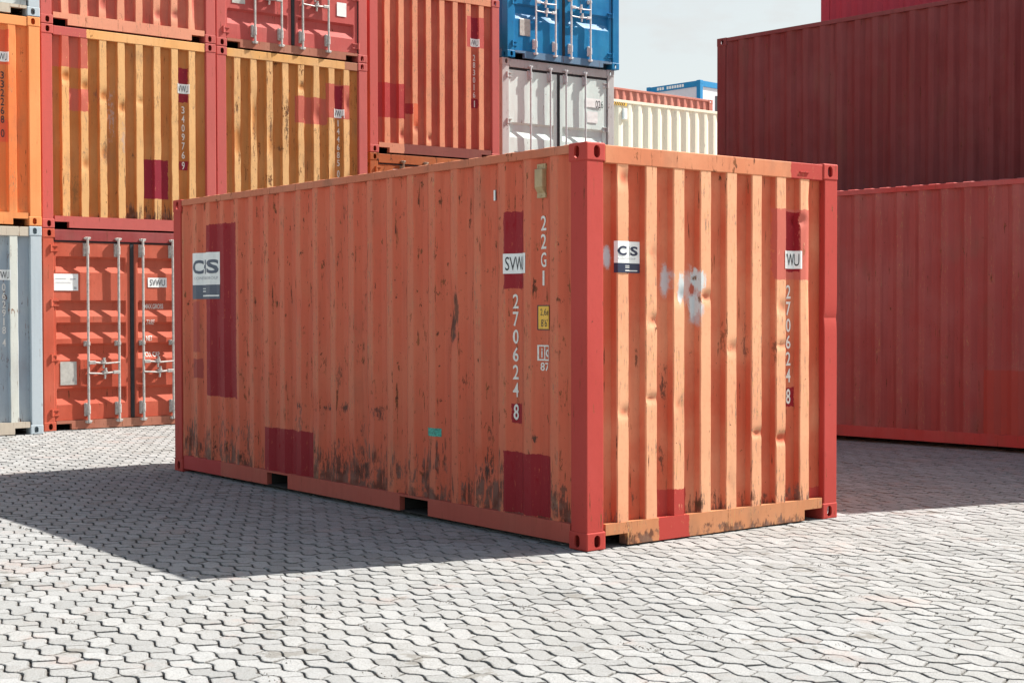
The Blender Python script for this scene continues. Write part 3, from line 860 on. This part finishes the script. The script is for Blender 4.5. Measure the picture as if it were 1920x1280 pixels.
m_rail = paint('terracotta_rail_paint', (0.54, 0.18, 0.085), rust=0.42, fade=0.4, fadecol=FADE_LIT_T, grime=0.6,
               patches=[(1.93, 2.30, 2.40, 2.60, RED)])
m_brail = paint('terracotta_bottom_rail_paint', (0.50, 0.20, 0.09), low=(0.15, 1.3), rust=0.46, fade=0.5, fadecol=(0.52, 0.27, 0.15), grime=0.9, rub=0.5,
                patches=[(0.636, 0.915, -0.02, 0.165, RED)])
m_srail = paint('side_rail_paint', (0.42, 0.085, 0.060), rust=0.25, fade=0.5, fadecol=(0.40, 0.14, 0.10), grime=0.5,
                patches=[(0.10, 0.95, 0.0, 0.17, (0.42, 0.050, 0.048))])
big = container(MAIN, MYAW, 'large terracotta container standing alone in front, dark red patches and number 270624 on its side',
    m_end, m_frame, rail=m_rail, brail=m_brail, frontmat=m_end, leftmat=m_side, wob=(0.0018, 0.0022), seed=1, post_dent=True, nz=110,
    dents_front=[(0.60, 1.46, 0.055, 0.035, 0.016), (0.84, 1.62, 0.05, 0.05, 0.013), (1.08, 1.62, 0.05, 0.030, 0.018),
                 (1.59, 0.67, 0.06, 0.025, 0.016), (1.84, 0.62, 0.07, 0.035, 0.022), (0.33, 0.87, 0.05, 0.035, 0.013), (0.57, 0.95, 0.06, 0.025, 0.014),
                 (2.03, 2.17, 0.05, 0.028, 0.026), (2.15, 1.75, 0.022, 0.40, 0.018), (1.33, 1.27, 0.05, 0.04, 0.0125), (0.33, 2.38, 0.05, 0.06, 0.013), (2.15, 2.33, 0.02, 0.10, 0.018),
                 (1.84, 1.55, 0.05, 0.05, 0.0125), (0.82, 0.9, 0.04, 0.05, 0.010), (0.58, 1.9, 0.04, 0.08, 0.008), (1.84, 1.28, 0.06, 0.02, 0.013), (1.3, 0.35, 0.04, 0.10, 0.008)],
    dents_left=[(4.55, 1.5, 0.12, 0.18, 0.030), (2.45, 1.62, 0.15, 0.12, 0.014), (3.5, 0.75, 0.2, 0.2, 0.016), (2.6, 0.7, 0.3, 0.12, 0.014), (3.2, 0.3, 0.3, 0.2, 0.016), (4.95, 0.45, 0.12, 0.1, 0.018), (1.1, 0.5, 0.3, 0.3, 0.014), (5.05, 1.9, 0.06, 0.3, 0.010)])
root = big['root']
pf, of, lf, rf = big['front']; pl_, ol, ll, rl = big['left']
# lower side rail repainted darker red: it takes its own paint
for ch in root.children:
    if ch.name.startswith('bottom_rail') and abs(ch.rotation_euler.z) > 1 and abs(abs(ch.rotation_euler.z) - math.pi / 2) < 0.1:
        ch.material_slots[0].link = 'OBJECT'; ch.material_slots[0].material = m_srail
    if ch.name.startswith('top_rail') and abs(abs(ch.rotation_euler.z) - math.pi / 2) < 0.1:
        ch.material_slots[0].link = 'OBJECT'
        ch.material_slots[0].material = paint('side_top_rail_paint', (0.50, 0.15, 0.08), rust=0.62, fade=0.4, fadecol=(0.5, 0.25, 0.17), grime=0.9)
# lettering on the end
prefix_sticker(root, pf, lf, rf, 1.872, 1.823, 0.238, 0.128)
link('serial_number', conform(column('270624', 0.048, 0.098, 0.0215), pf, 1.930, 1.011, 0.003), M_WPAINT, root, lf, rf)
link('check_digit', conform(text_mesh('8', 0.108, 0.045, bold=0.014), pf, 1.932, 0.855, 0.003), M_WPAINT, root, lf, rf)
logo_sticker(root, pf, lf, rf, 0.264, 1.770, 0.285, 0.204, xs=(0.083, 0.265, 0.622, 0.705, 0.235))
# lettering on the long side
prefix_sticker(root, pl_, ll, rl, 5.172, 1.777, 0.262, 0.135)
link('serial_number', conform(column('270624', 0.056, 0.098, 0.0215), pl_, 5.246, 1.062 - 0.118, 0.003), M_WPAINT, root, ll, rl)
link('check_digit', conform(text_mesh('8', 0.108, 0.052, bold=0.012), pl_, 5.250, 0.789, 0.003), M_WPAINT, root, ll, rl)
link('type_code', conform(column('22G1', 0.056, 0.098, 0.0225), pl_, 5.540, 1.692, 0.003), M_WPAINT, root, ll, rl)
logo_sticker(root, pl_, ll, rl, 0.385, 1.642, 0.560, 0.430, faded=True, xs=(0.04, 0.285, 0.368, 0.57, 0.33))
yp = link('height_plate', conform(rect_mesh(0.150, 0.164), pl_, 5.515, 1.399, 0.0025), M_INK, root, ll, rl)
link('plate_face', conform(rect_mesh(0.134, 0.150, 0.008, 0.007), pl_, 5.515, 1.399, 0.0038), M_YEL, yp)
link('lettering', conform(join([shift(text_mesh('2,6m', 0.050, 0.105), 0.022, 0.090), shift(text_mesh("8'6\"", 0.050, 0.080), 0.030, 0.022)]), pl_, 5.515, 1.399, 0.0050), M_INK, yp)
ic = [shift(rect_mesh(0.135, 0.010), 0, 0), shift(rect_mesh(0.135, 0.010), 0, 0.093), shift(rect_mesh(0.012, 0.083), 0, 0.010), shift(rect_mesh(0.010, 0.083), 0.062, 0.010), shift(rect_mesh(0.012, 0.083), 0.123, 0.010),
      shift(text_mesh('i', 0.062, 0.014, bold=0.02), 0.030, 0.020), shift(text_mesh('c', 0.052, 0.038, bold=0.02), 0.078, 0.024), shift(text_mesh('87', 0.055, 0.095, bold=0.015), 0.022, -0.067)]
link('railway_mark', conform(join(ic), pl_, 5.515, 1.197, 0.003), M_WPAINT, root, ll, rl)
link('torn_sticker', conform(rect_mesh(0.185, 0.060), pl_, 4.235, 0.617, 0.003), M_TEAL, root, ll, rl)
mk = link('marker_strip', conform(rect_mesh(0.030, 0.072), pl_, 5.022, 2.283, 0.003), M_WHITE, root, ll, rl)
link('dark_edge', conform(rect_mesh(0.014, 0.074), pl_, 5.044, 2.282, 0.006), M_INK, mk)
# ventilator
m = MB().box(5.512, 5.600, 0.040, 0.056, 2.268, 2.300, ch=0.002); m.box(5.512, 5.600, 0.040, 0.056, 2.455, 2.492, ch=0.002)
m.box(5.516, 5.596, 0.014, 0.056, 2.335, 2.458, ch=0.006)
m.prism([(0.014, 2.338), (0.042, 2.298), (0.056, 2.298), (0.056, 2.338)], 'x', 5.518, 5.594)
for x in (5.530, 5.582): m.tube((x, 0.036, 2.476), (x, 0.041, 2.476), 0.006, 6)
m.tube((5.556, 0.036, 2.284), (5.556, 0.041, 2.284), 0.006, 6)
m.build('ventilator', M_VENT, root, ll, rl)
# bent tab on the end header
MB().box(2.02, 2.12, -0.002, 0.008, 2.512, 2.520).build('header_tab', m_frame, root)

# ------------------------------------------------------------------ left row of stacks, end faces towards the camera
Z2, Z3 = 2.596, 5.192
PINK = (0.44, 0.095, 0.085)
m_pink = paint('rose_red_frame_paint', PINK, rust=0.06, fade=0.2, fadecol=(0.55, 0.14, 0.12), streak=0.2, grime=0.15)
OCH = (0.43, 0.155, 0.042); PRED = (0.47, 0.115, 0.080); PDARK = (0.26, 0.018, 0.035)
m_och = paint('ochre_paint', OCH, rust=0.30, fade=0.25, rib_light=0.8, fadecol=(0.69, 0.42, 0.185), rub=0.5, grime=0.7, low=(0.8, 0.5),
    patches=[(0.10, 0.618, 2.074, 2.50, PRED), (0.368, 0.640, 1.522, 1.809, PRED), (1.385, 1.745, 0.436, 0.960, PDARK), (1.90, 2.030, 1.761, 2.225, PDARK), (1.905, 2.030, 0.845, 0.968, PDARK)],
    marks=[(0.95, 1.5, 0.10, 0.45, (0.42, 0.30, 0.28), 0.7), (1.10, 1.2, 0.06, 0.5, (0.40, 0.30, 0.27), 0.6), (0.85, 1.0, 0.05, 0.3, (0.2, 0.11, 0.06), 0.7), (0.45, 0.5, 0.12, 0.4, (0.22, 0.11, 0.04), 0.7), (0.75, 1.75, 0.07, 0.15, (0.22, 0.08, 0.05), 0.7), (1.25, 1.0, .05, .06, (0.1, .05, .03), .8)])
m_ochrail = paint('ochre_rail_paint', (0.70, 0.36, 0.13), rust=0.25, fade=0.5, fadecol=(0.72, 0.46, 0.25), grime=0.5, patches=[(0.1, 0.607, 2.44, 2.60, PINK)])
m_och2 = paint('scratched_ochre_paint', (0.44, 0.17, 0.045), rust=0.60, fade=0.25, rib_light=0.8, fadecol=(0.69, 0.42, 0.19), rub=1.2, grime=0.9, low=(1.0, 0.6),
    patches=[(1.247, 1.775, 1.636, 2.017, PRED), (1.757, 2.150, 1.744, 2.240, PRED), (1.90, 2.030, 1.85, 2.221, PDARK)],
    marks=[(0.84, 1.55, 0.05, 0.5, (0.12, 0.05, 0.025), 0.8), (1.09, 1.6, 0.05, 0.6, (0.10, 0.05, 0.025), 0.8), (1.35, 2.2, 0.06, 0.05, (0.1, 0.05, 0.03), 0.8), (0.58, 1.3, 0.05, 0.6, (0.14, 0.06, 0.03), 0.75), (1.0, 1.25, 0.2, 0.06, (0.1, 0.05, 0.03), 0.7), (1.6, 0.9, 0.05, 0.2, (0.1, 0.05, 0.02), 0.7)])
m_och2rail = paint('ochre_rail_scuffed_paint', (0.66, 0.34, 0.10), rust=0.40, fade=0.5, grime=0.7, patches=[(2.05, 2.3, 2.4, 2.6, (0.35, 0.15, 0.09))])
m_salm = paint('salmon_ribbed_paint', (0.44, 0.095, 0.070), rust=0.18, fade=0.3, rib_light=0.75, fadecol=(0.70, 0.32, 0.20), rub=0.4, grime=0.4)
m_door1 = paint('brick_red_door_paint', (0.44, 0.078, 0.042), rust=0.26, fade=0.35, fadecol=(0.56, 0.18, 0.12), grime=0.4, streak=0.4)
m_sill = paint('worn_sill_paint', (0.36, 0.13, 0.085), rust=0.45, fade=0.5, fadecol=(0.45, 0.25, 0.17), grime=0.9)
m_head = paint('dark_red_header_paint', (0.26, 0.035, 0.035), rust=0.2, grime=0.4)
m_doorp = paint('dusty_rose_door_paint', (0.44, 0.075, 0.068), rust=0.20, fade=0.3, fadecol=(0.55, 0.22, 0.20), grime=0.4, streak=0.4)
m_orange = paint('orange_paint', (0.74, 0.20, 0.060), rust=0.30, fade=0.5, fadecol=(0.82, 0.42, 0.16), rub=0.3, grime=0.6,
    patches=[(1.75, 2.05, 1.97, 2.40, (0.70, 0.13, 0.06)), (1.75, 2.035, 1.02, 1.30, (0.70, 0.13, 0.06))])
m_orframe = paint('orange_frame_paint', (0.80, 0.29, 0.10), rust=0.04, fade=0.3, fadecol=(0.84, 0.42, 0.18), grime=0.1)
m_blg = paint('pale_blue_grey_paint', (0.30, 0.36, 0.42), rust=0.50, fade=0.3, rib_light=0.75, fadecol=(0.66, 0.67, 0.60), grime=0.4, low=(0.9, 0.4))
m_blgf = paint('pale_blue_frame_paint', (0.42, 0.49, 0.54), rust=0.06, fade=0.2, fadecol=(0.50, 0.54, 0.56), grime=0.1)
m_cream = paint('cream_rust_rail_paint', (0.50, 0.44, 0.36), rust=0.62, fade=0.3, grime=0.6)
m_grdoor = paint('weathered_pale_door_paint', (0.44, 0.50, 0.52), rust=0.35, fade=0.4, fadecol=(0.55, 0.53, 0.47), grime=0.6)

S2 = (-5.969, 18.406, 0.668); S3 = (-4.066, 20.0, 0.655); S1 = (-7.783, 16.571, 0.668); S4 = (-2.155, 22.046, 0.634)
GL = 'containers in the left row of stacks'
def put(S, z, *a, **k): return container((S[0], S[1], z), S[2], *a, **k)

c = put(S2, 0, 'brick red container on the ground with closed doors and silver lock rods', m_door1, m_door1, rail=m_head, brail=m_sill, front='door', group=GL, seed=11)
r = c['root']; ds = DoorSheet(DOOR5, 2.591, 11); ds2 = DoorSheet(DOOR5, 2.591, 20)
la, lb = c['leaves']
stk = on_door('sticker', rect_mesh(0.27, 0.128), ds2, 1.428, 1.852, M_WHITE, r, (0, 0, 0), 0, 0.004)
on_door('lettering', shift(text_mesh('SVWU', 0.085, 0.215), 0.028, 0.02), ds2, 1.428, 1.852, M_INK, stk, (0, 0, 0), 0, 0.006)
stk = on_door('sticker', rect_mesh(0.32, 0.215), ds, 0.150, 1.800, M_WHITE, r, (0, 0, 0), 0, 0.004)
on_door('small_print', join([shift(rect_mesh(0.14, 0.007), 0.02, 0.150), shift(rect_mesh(0.07, 0.016), 0.215, 0.142), shift(rect_mesh(0.20, 0.005), 0.02, 0.10), shift(rect_mesh(0.035, 0.03), 0.262, 0.018)]), ds, 0.150, 1.800, M_GREYT, stk, (0, 0, 0), 0, 0.006)
on_door('blank_plate', rect_mesh(0.215, 0.30), ds, 0.225, 0.585, M_PLATE, r, (0, 0, 0), 0, 0.005)
for tx_, w_, dx_, z_ in (('MAX.GROSS', 0.27, 0, 0.640), ('TARE', 0.115, 0.015, 0.430), ('NET', 0.085, 0.01, 0.215), ('CU. CAP', 0.21, 0, 0.0)):
    on_door('stencil_text', text_mesh(tx_, 0.066, w_, bold=.01), ds2, 1.392 + dx_, 0.925 + z_, M_WPAINT, r, (0, 0, 0), 0, 0.004)

c = put(S2, Z2, 'ochre ribbed container with rose red frame and red patches, numbered 340976', m_och, m_pink, rail=m_ochrail, brail=m_pink, group=GL, seed=12, wob=(0.0035, 0.002),
    dents_front=[(0.33, 1.95, 0.07, 0.06, 0.020), (0.58, 1.85, 0.07, 0.07, 0.020), (0.84, 1.75, 0.07, 0.07, 0.018), (1.09, 1.62, 0.07, 0.07, 0.020), (1.34, 1.72, 0.06, 0.04, 0.014), (0.84, 1.0, 0.06, 0.1, 0.015), (0.58, 0.85, 0.06, 0.08, 0.014)])
r = c['root']; p, o, lo, rz = c['front']
prefix_sticker(r, p, lo, rz, 1.872, 1.880, 0.232, 0.130)
link('serial_number', conform(column('340976', 0.045, 0.098, 0.024), p, 1.945, 1.001, 0.003), M_WPAINT, r, lo, rz)
link('check_digit', conform(text_mesh('9', 0.105, 0.042, bold=0.012), p, 1.945, 0.855, 0.003), M_WPAINT, r, lo, rz)

c = put(S2, 2 * Z2, 'salmon red ribbed container resting on the ochre one with the rose red frame', m_salm, m_pink, rail=m_salm, group=GL, seed=13, wob=(0.004, 0.002),
    dents_front=[(0.84, 0.35, 0.06, 0.08, 0.02), (1.6, 0.30, 0.06, 0.06, 0.02), (1.84, 0.33, 0.06, 0.05, 0.02), (2.12, 0.5, 0.03, 0.2, 0.025), (0.33, 0.4, .05, .1, .012)])
c = put(S3, 0, 'container at the foot of the second stack, hidden behind the large terracotta container', m_salm, m_pink, front='rib', group='containers hidden behind the large one', seed=14, fine_front=False, fine_left=False)
c = put(S3, Z2, 'scratched ochre ribbed container numbered 144685, under the dusty rose doors', m_och2, m_pink, rail=m_och2rail, group=GL, seed=15, wob=(0.0045, 0.002),
    dents_front=[(0.33, 1.3, 0.07, 0.2, 0.02), (0.58, 1.6, 0.05, 0.3, 0.016), (0.84, 1.3, 0.06, 0.2, 0.015), (1.34, 2.15, 0.07, 0.05, 0.02), (1.59, 1.75, 0.07, 0.10, 0.02), (1.84, 0.9, 0.07, 0.2, 0.018), (2.09, 0.75, 0.07, 0.15, 0.022), (2.09, 1.95, 0.04, 0.1, 0.015)])
r = c['root']; p, o, lo, rz = c['front']
prefix_sticker(r, p, lo, rz, 1.872, 1.757, 0.232, 0.128)
link('serial_number', conform(column('144685', 0.045, 0.094, 0.022), p, 1.940, 1.053, 0.003), M_WPAINT, r, lo, rz)
link('check_digit', conform(text_mesh('0', 0.105, 0.042, bold=0.012), p, 1.942, 0.89, 0.003), M_WPAINT, r, lo, rz)
c = put(S3, 2 * Z2, 'dusty rose container with closed doors on top of the scratched ochre one', m_doorp, m_pink, rail=m_doorp, brail=m_sill, front='door', group=GL, seed=16)
r = c['root']; ds = DoorSheet(DOOR5, 2.591, 16); ds2 = DoorSheet(DOOR5, 2.591, 25)
on_door('blank_plate', rect_mesh(0.20, 0.30), ds, 0.25, 0.62, M_PLATE, r, (0, 0, 0), 0, 0.005)
on_door('blank_plate', rect_mesh(0.16, 0.20), ds2, 1.93, 0.64, M_WHITE, r, (0, 0, 0), 0, 0.005)

c = put(S1, 0, 'pale blue grey ribbed container on the ground at the left edge, rusty rails', m_blg, m_blgf, rail=m_cream, group=GL, seed=17)
r = c['root']; p, o, lo, rz = c['front']
prefix_sticker(r, p, lo, rz, 1.872, 1.919, 0.232, 0.128)
link('serial_number', conform(column('062918', 0.045, 0.092, 0.014), p, 1.950, 1.256, 0.003), M_WPAINT, r, lo, rz)
link('check_digit', conform(text_mesh('4', 0.100, 0.045, bold=0.012), p, 1.950, 1.098, 0.003), M_WPAINT, r, lo, rz)
c = put(S1, Z2, 'bright orange container with black number 332268 above the pale blue grey one', m_orange, m_orframe, rail=m_orframe, brail=m_orange, group=GL, seed=18)
r = c['root']; p, o, lo, rz = c['front']
prefix_sticker(r, p, lo, rz, 1.872, 2.005, 0.232, 0.122)
link('serial_number', conform(column('332268', 0.045, 0.092, 0.016), p, 1.955, 1.252, 0.003), M_INK, r, lo, rz)
link('check_digit', conform(text_mesh('0', 0.100, 0.045, bold=0.012), p, 1.955, 1.076, 0.003), M_INK, r, lo, rz)
c = put(S1, 2 * Z2, 'weathered pale container with doors, resting on the bright orange one', m_grdoor, m_blgf, rail=m_cream, brail=m_cream, front='door', group=GL, seed=19)

# fourth stack: set back, on a half-height box
m_s4 = paint('brick_ribbed_paint', (0.42, 0.080, 0.055), rust=0.16, fade=0.3, rib_light=0.75, fadecol=(0.68, 0.30, 0.17), rub=0.3, grime=0.35,
    patches=[(0.10, 0.665, 0.55, 1.080, (0.40, 0.045, 0.045)), (0.666, 0.790, 0.635, 0.797, (0.34, 0.03, 0.035)), (0.79, 0.90, 0.45, 0.80, (0.66, 0.15, 0.07)), (1.802, 2.150, 1.785, 2.272, (0.50, 0.09, 0.075)), (1.90, 2.030, 1.9, 2.267, PDARK), (1.90, 2.030, 0.825, 0.975, PDARK)])
m_s4b = paint('scorched_brown_rail_paint', (0.20, 0.055, 0.045), rust=0.4, grime=0.8, fade=0.2, fadecol=(0.3, 0.14, 0.1), patches=[(0.1, 0.62, 0.0, 0.17, (0.55, 0.24, 0.15))])
m_rusty = paint('rusted_orange_paint', (0.34, 0.085, 0.025), rust=0.85, fade=0.4, fadecol=(0.50, 0.20, 0.07), grime=0.9)
H4 = 1.355
c = put(S4, 0, 'half-height container at the foot of the set-back stack, hidden from view', m_s4, m_pink, H=H4 - 0.005, group='containers hidden behind the large one', front='side', fine_front=False, fine_left=False, seed=21)
c = put(S4, H4, 'rusty orange container with doors, only its top edge seen under the brick red one', m_rusty, m_rusty, rail=m_rusty, front='door', group=GL, seed=22, rodmat=M_GALVR)
r = c['root']; ds = DoorSheet(DOOR5, 2.591, 22)
on_door('sticker', rect_mesh(0.18, 0.22), ds, 0.42, 2.14, M_WHITE, r, (0, 0, 0), 0, 0.004)
c = put(S4, H4 + Z2, 'brick red ribbed container numbered 283016, set back between rose doors and grey doors', m_s4, m_pink, rail=m_s4, brail=m_s4b, group=GL, seed=23, wob=(0.003, 0.002),
    dents_front=[(0.58, 0.30, 0.05, 0.08, 0.02), (0.84, 0.42, 0.05, 0.06, 0.015), (1.09, 0.28, 0.05, 0.05, 0.02)])
r = c['root']; p, o, lo, rz = c['front']
prefix_sticker(r, p, lo, rz, 1.872, 1.802, 0.232, 0.126)
link('serial_number', conform(column('283016', 0.045, 0.096, 0.022), p, 1.945, 0.99, 0.003), M_WPAINT, r, lo, rz)
link('check_digit', conform(text_mesh('1', 0.105, 0.018, bold=0.012), p, 1.965, 0.84, 0.003), M_WPAINT, r, lo, rz)

# fifth stack: grey doors, blue doors
m_gry = paint('light_grey_door_paint', (0.60, 0.70, 0.68), rust=0.02, fade=0.3, fadecol=(0.70, 0.78, 0.75), grime=0.04, streak=0.1)
m_gryf = paint('rusting_grey_frame_paint', (0.46, 0.46, 0.46), rust=0.42, fade=0.3, grime=0.4)
m_blu = paint('bright_blue_paint', (0.010, 0.155, 0.37), rust=0.03, fade=0.45, fadecol=(0.03, 0.33, 0.56), grime=0.1, streak=0.3, rough=0.34)
m_blsill = paint('dull_blue_sill_paint', (0.10, 0.21, 0.34), rust=0.15, grime=0.4)
S5 = (-0.158, 24.38, 0.618)
c = put(S5, 0, 'container at the foot of the grey and blue stack, hidden behind the large terracotta container', m_gry, m_gryf, H=2.896, group='containers hidden behind the large one', front='rib', fine_front=False, fine_left=False, seed=31)
c = put(S5, 2.90, 'light grey container with closed doors standing under the bright blue one', m_gry, m_gryf, rail=m_gryf, brail=m_gry, H=2.893, front='door', group=GL, doorprof=DOOR3, seed=32, rodmat=plain('grey_painted_steel', (0.48, 0.50, 0.52), 0.45))
r = c['root']; ds = DoorSheet(DOOR3, 2.893, 41); ds0 = DoorSheet(DOOR3, 2.893, 32)
on_door('blank_plate', rect_mesh(0.34, 0.16), ds, 1.80, 2.20, M_WHITE, r, (0, 0, 0), 0, 0.006)
on_door('stencil_text', text_mesh('026', 0.13, 0.17), ds, 2.02, 2.20, M_INK, r, (0, 0, 0), 0, 0.009)
on_door('blank_plate', rect_mesh(0.24, 0.20), ds, 1.83, 1.93, M_WHITE, r, (0, 0, 0), 0, 0.006)
on_door('blank_plate', rect_mesh(0.20, 0.28), ds0, 0.26, 1.05, plain('dark_plate', (0.22, 0.20, 0.20), 0.5), r, (0, 0, 0), 0, 0.006)
c = container((S5[0] + 0.09, S5[1], 5.80), S5[2], 'bright blue container with closed doors and white lock rods, top of the rear stack', m_blu, m_blu, brail=m_blsill, front='door', group=GL, doorprof=DOOR3, seed=33,
              rodmat=plain('white_painted_steel', (0.66, 0.66, 0.67), 0.4, var=0.2))
r = c['root']; ds = DoorSheet(DOOR3, 2.591, 33)
on_door('blank_plate', rect_mesh(0.22, 0.29), ds, 0.27, 0.385, M_PLATE, r, (0, 0, 0), 0, 0.006)

# ------------------------------------------------------------------ far containers seen through the gap
m_cre = paint('cream_white_paint', (0.70, 0.655, 0.53), rust=0.04, fade=0.3, fadecol=(0.76, 0.72, 0.62), grime=0.2, streak=0.2)
m_creR = paint('tan_rail_paint', (0.62, 0.56, 0.45), rust=0.1, fade=0.3, grime=0.3, patches=[])
ww = Vector((math.cos(0.68), math.sin(0.68)))
w0 = Vector((2.096, 29.211)) - ww * 2.8
for z, lb, fine in ((0, 'lower cream container of the far stack, hidden behind the large terracotta container', False), (2.90, 'cream white container with deep bright ribs, in the gap beside the grey doors', True)):
    c = container((w0.x, w0.y, z), 0.68, lb, m_cre, m_creR, W=12.192, L=2.438, H=2.896, front='side', left='rib', group='far containers in the gap' if fine else 'containers hidden behind the large one', seed=41, wob=(0.001, 0.001), fine_left=False, fine_front=fine)
    if fine:
        p, o, lo, rz = c['front']
        m = MB().box(3.02, 3.11, -0.02, 0.05, 2.50, 2.72, ch=0.01); m.build('ventilator', M_WHITE, c['root'], lo, rz)
        hz = MB()
        for i in range(9):
            a = 2.62 + i * 0.05
            hz.v += [(a, 0.0055, 2.775), (a + 0.028, 0.0055, 2.775), (a + 0.058, 0.0055, 2.832), (a + 0.03, 0.0055, 2.832)]
            hz.f += [[4 * i + q for q in range(4)]]
        MB().box(2.60, 3.12, 0.0065, 0.012, 2.772, 2.8335).build('hazard_band', M_YEL, c['root'], lo, rz)
        hz.build('hazard_stripes', M_INK, c['root'], lo, rz, fix=False)
m_far = paint('faded_salmon_paint', (0.46, 0.155, 0.12), rust=0.2, fade=0.5, fadecol=(0.56, 0.28, 0.21), grime=0.2)
fw = Vector((math.cos(0.70), math.sin(0.70))); f0 = Vector((5.997, 43.176)) - fw * 12.192
for i in range(3):
    lb = 'faded salmon container behind the cream one, its ribbed top edge showing' if i == 2 else 'hidden container supporting the faded salmon one behind the cream stack'
    container((f0.x, f0.y, i * 2.598), 0.70, lb, m_far, m_far, W=12.192, L=2.438, front='side', left='rib', group='far containers in the gap' if i == 2 else 'hidden supports behind the cream stack', seed=44, wob=(0.001, 0.001), fine_left=False, fine_front=(i == 2))
# blue framed site cabin
m_cab = plain('cabin_wall_panel', (0.62, 0.62, 0.68), 0.5, var=0.08, scale=3)
m_cabr = paint('cabin_blue_frame_paint', (0.015, 0.20, 0.44), rust=0.02, fade=0.2, fadecol=(0.05, 0.33, 0.55), grime=0.1)
def cabin(loc, yaw, label, group, H):
    root = bpy.data.objects.new('site_cabin', None); C.objects.link(root); root.location = loc; root.rotation_euler = (0, 0, yaw)
    tag(root, label, 'site cabin', group)
    W, L = 6.058, 2.438
    for x in (0, W - 0.16):
        for y in (0, L - 0.16): MB().box(x, x + 0.16, y, y + 0.16, 0, H, ch=0.01).build('corner_post', m_cabr, root)
    for x in (0, W - 0.16):
        for y in (0, L - 0.16):
            MB().box(x - 0.004, x + 0.164, y - 0.004, y + 0.164, H - 0.11, H + 0.012, ch=0.008).build('corner_casting', m_cabr, root)
    for z0, z1 in ((0.01, 0.18), (H - 0.20, H - 0.005)):
        MB().box(0.162, W - 0.162, 0.01, 0.12, z0, z1).build('rail', m_cabr, root); MB().box(0.162, W - 0.162, L - 0.12, L - 0.01, z0, z1).build('rail', m_cabr, root)
        MB().box(0.01, 0.12, 0.162, L - 0.162, z0, z1).build('rail', m_cabr, root); MB().box(W - 0.12, W - 0.01, 0.162, L - 0.162, z0, z1).build('rail', m_cabr, root)
    MB().box(0.05, W - 0.05, 0.05, L - 0.05, 0.182, H - 0.202).build('wall', m_cab, root)
    MB().box(0.09, W - 0.09, 0.09, L - 0.09, H - 0.2, H - 0.02).build('roof', m_cab, root)
    b = MB(); rr = random.Random(3); y = L * 0.80
    for i in range(11):
        if i == 3: y -= 0.10; continue
        b.box(0.004, 0.0095, y - 0.085, y, H - 0.155, H - 0.055); y -= 0.115
    b.build('frame_print', M_WHITE, root)
    MB().box(0.9, 2.2, 0.035, 0.049, H - 1.5, H - 0.45).build('window', M_INK, root)
    return root
ZB = 9.47 - 2.75
B0 = (6.50, 50.0)
for i in range(3):
    cabin((B0[0], B0[1], (ZB + 0.0) if i == 2 else i * ZB / 2), 0.76, 'blue framed site cabin with pale walls showing above the salmon container' if i == 2 else 'site cabin hidden below the blue framed one', 'cabins hidden below the blue framed one' if i < 2 else None, 2.75 if i == 2 else ZB / 2 - 0.02)

# ------------------------------------------------------------------ right-hand rows, long sides in shade
P1 = Vector((3.818, 16.962)); t1 = 0.767
n1 = Vector((math.cos(t1), math.sin(t1))); a1 = Vector((-math.sin(t1), math.cos(t1)))
m_r1 = paint('faded_red_paint', (0.31, 0.060, 0.056), spec=0.25, rust=0.34, fade=0.7, rib_light=0.35, fadecol=(0.36, 0.125, 0.115), grime=0.6, streak=0.9, rub=1.1,  # the container's own dusty, faded red
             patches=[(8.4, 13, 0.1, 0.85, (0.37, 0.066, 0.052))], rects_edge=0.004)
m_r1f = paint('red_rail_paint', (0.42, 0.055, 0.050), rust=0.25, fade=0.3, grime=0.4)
m_r2 = paint('maroon_paint', (0.190, 0.037, 0.038), spec=0.2, rust=0.10, fade=0.6, rib_light=0.3, fadecol=(0.24, 0.082, 0.084), grime=0.5, streak=1.0)
m_r3 = paint('crimson_paint', (0.46, 0.045, 0.070), spec=0.2, rust=0.02, fade=0.2, fadecol=(0.5, 0.12, 0.14), grime=0.1, streak=0.3)
def rr(off, s_near, L, z, *a, **k):
    p = P1 + n1 * off + a1 * s_near
    return container((p.x, p.y, z), t1, *a, L=L, left='side', **k)
HC = 2.896; ZR = 0.029
GR = 'red containers in the right hand rows'
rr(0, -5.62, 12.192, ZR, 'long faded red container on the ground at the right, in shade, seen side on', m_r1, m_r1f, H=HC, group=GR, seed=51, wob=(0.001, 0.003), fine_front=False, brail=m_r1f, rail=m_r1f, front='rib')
rr(0, -5.62, 2.991, ZR + HC + .005, 'short red container on the near end of the right hand row, outside the picture', m_r1, m_r1f, H=HC, group='containers just outside the picture', seed=52, fine_front=False, fine_left=False)
rr(2.49, -2.33, 6.058, ZR, 'red container at ground level of the second row, hidden behind the faded red one', m_r2, m_r2, H=HC, group='containers hidden in the right hand rows', seed=53, fine_front=False, fine_left=False)
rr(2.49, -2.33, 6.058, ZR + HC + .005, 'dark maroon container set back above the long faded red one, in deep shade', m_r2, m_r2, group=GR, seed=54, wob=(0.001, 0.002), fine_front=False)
for i, z in enumerate((ZR, ZR + HC + .005, ZR + HC + .01 + 2.591)):
    rr(4.98, -2.45, 6.058, z, 'crimson container highest at the right, only its lower corner in the picture' if i == 2 else 'hidden container supporting the crimson one at the right', m_r3, m_r3, H=HC if i == 0 else 2.591,
       group=GR if i == 2 else 'hidden supports under the crimson container', seed=55 + i, wob=(0.001, 0.002), fine_front=False, fine_left=(i == 2))
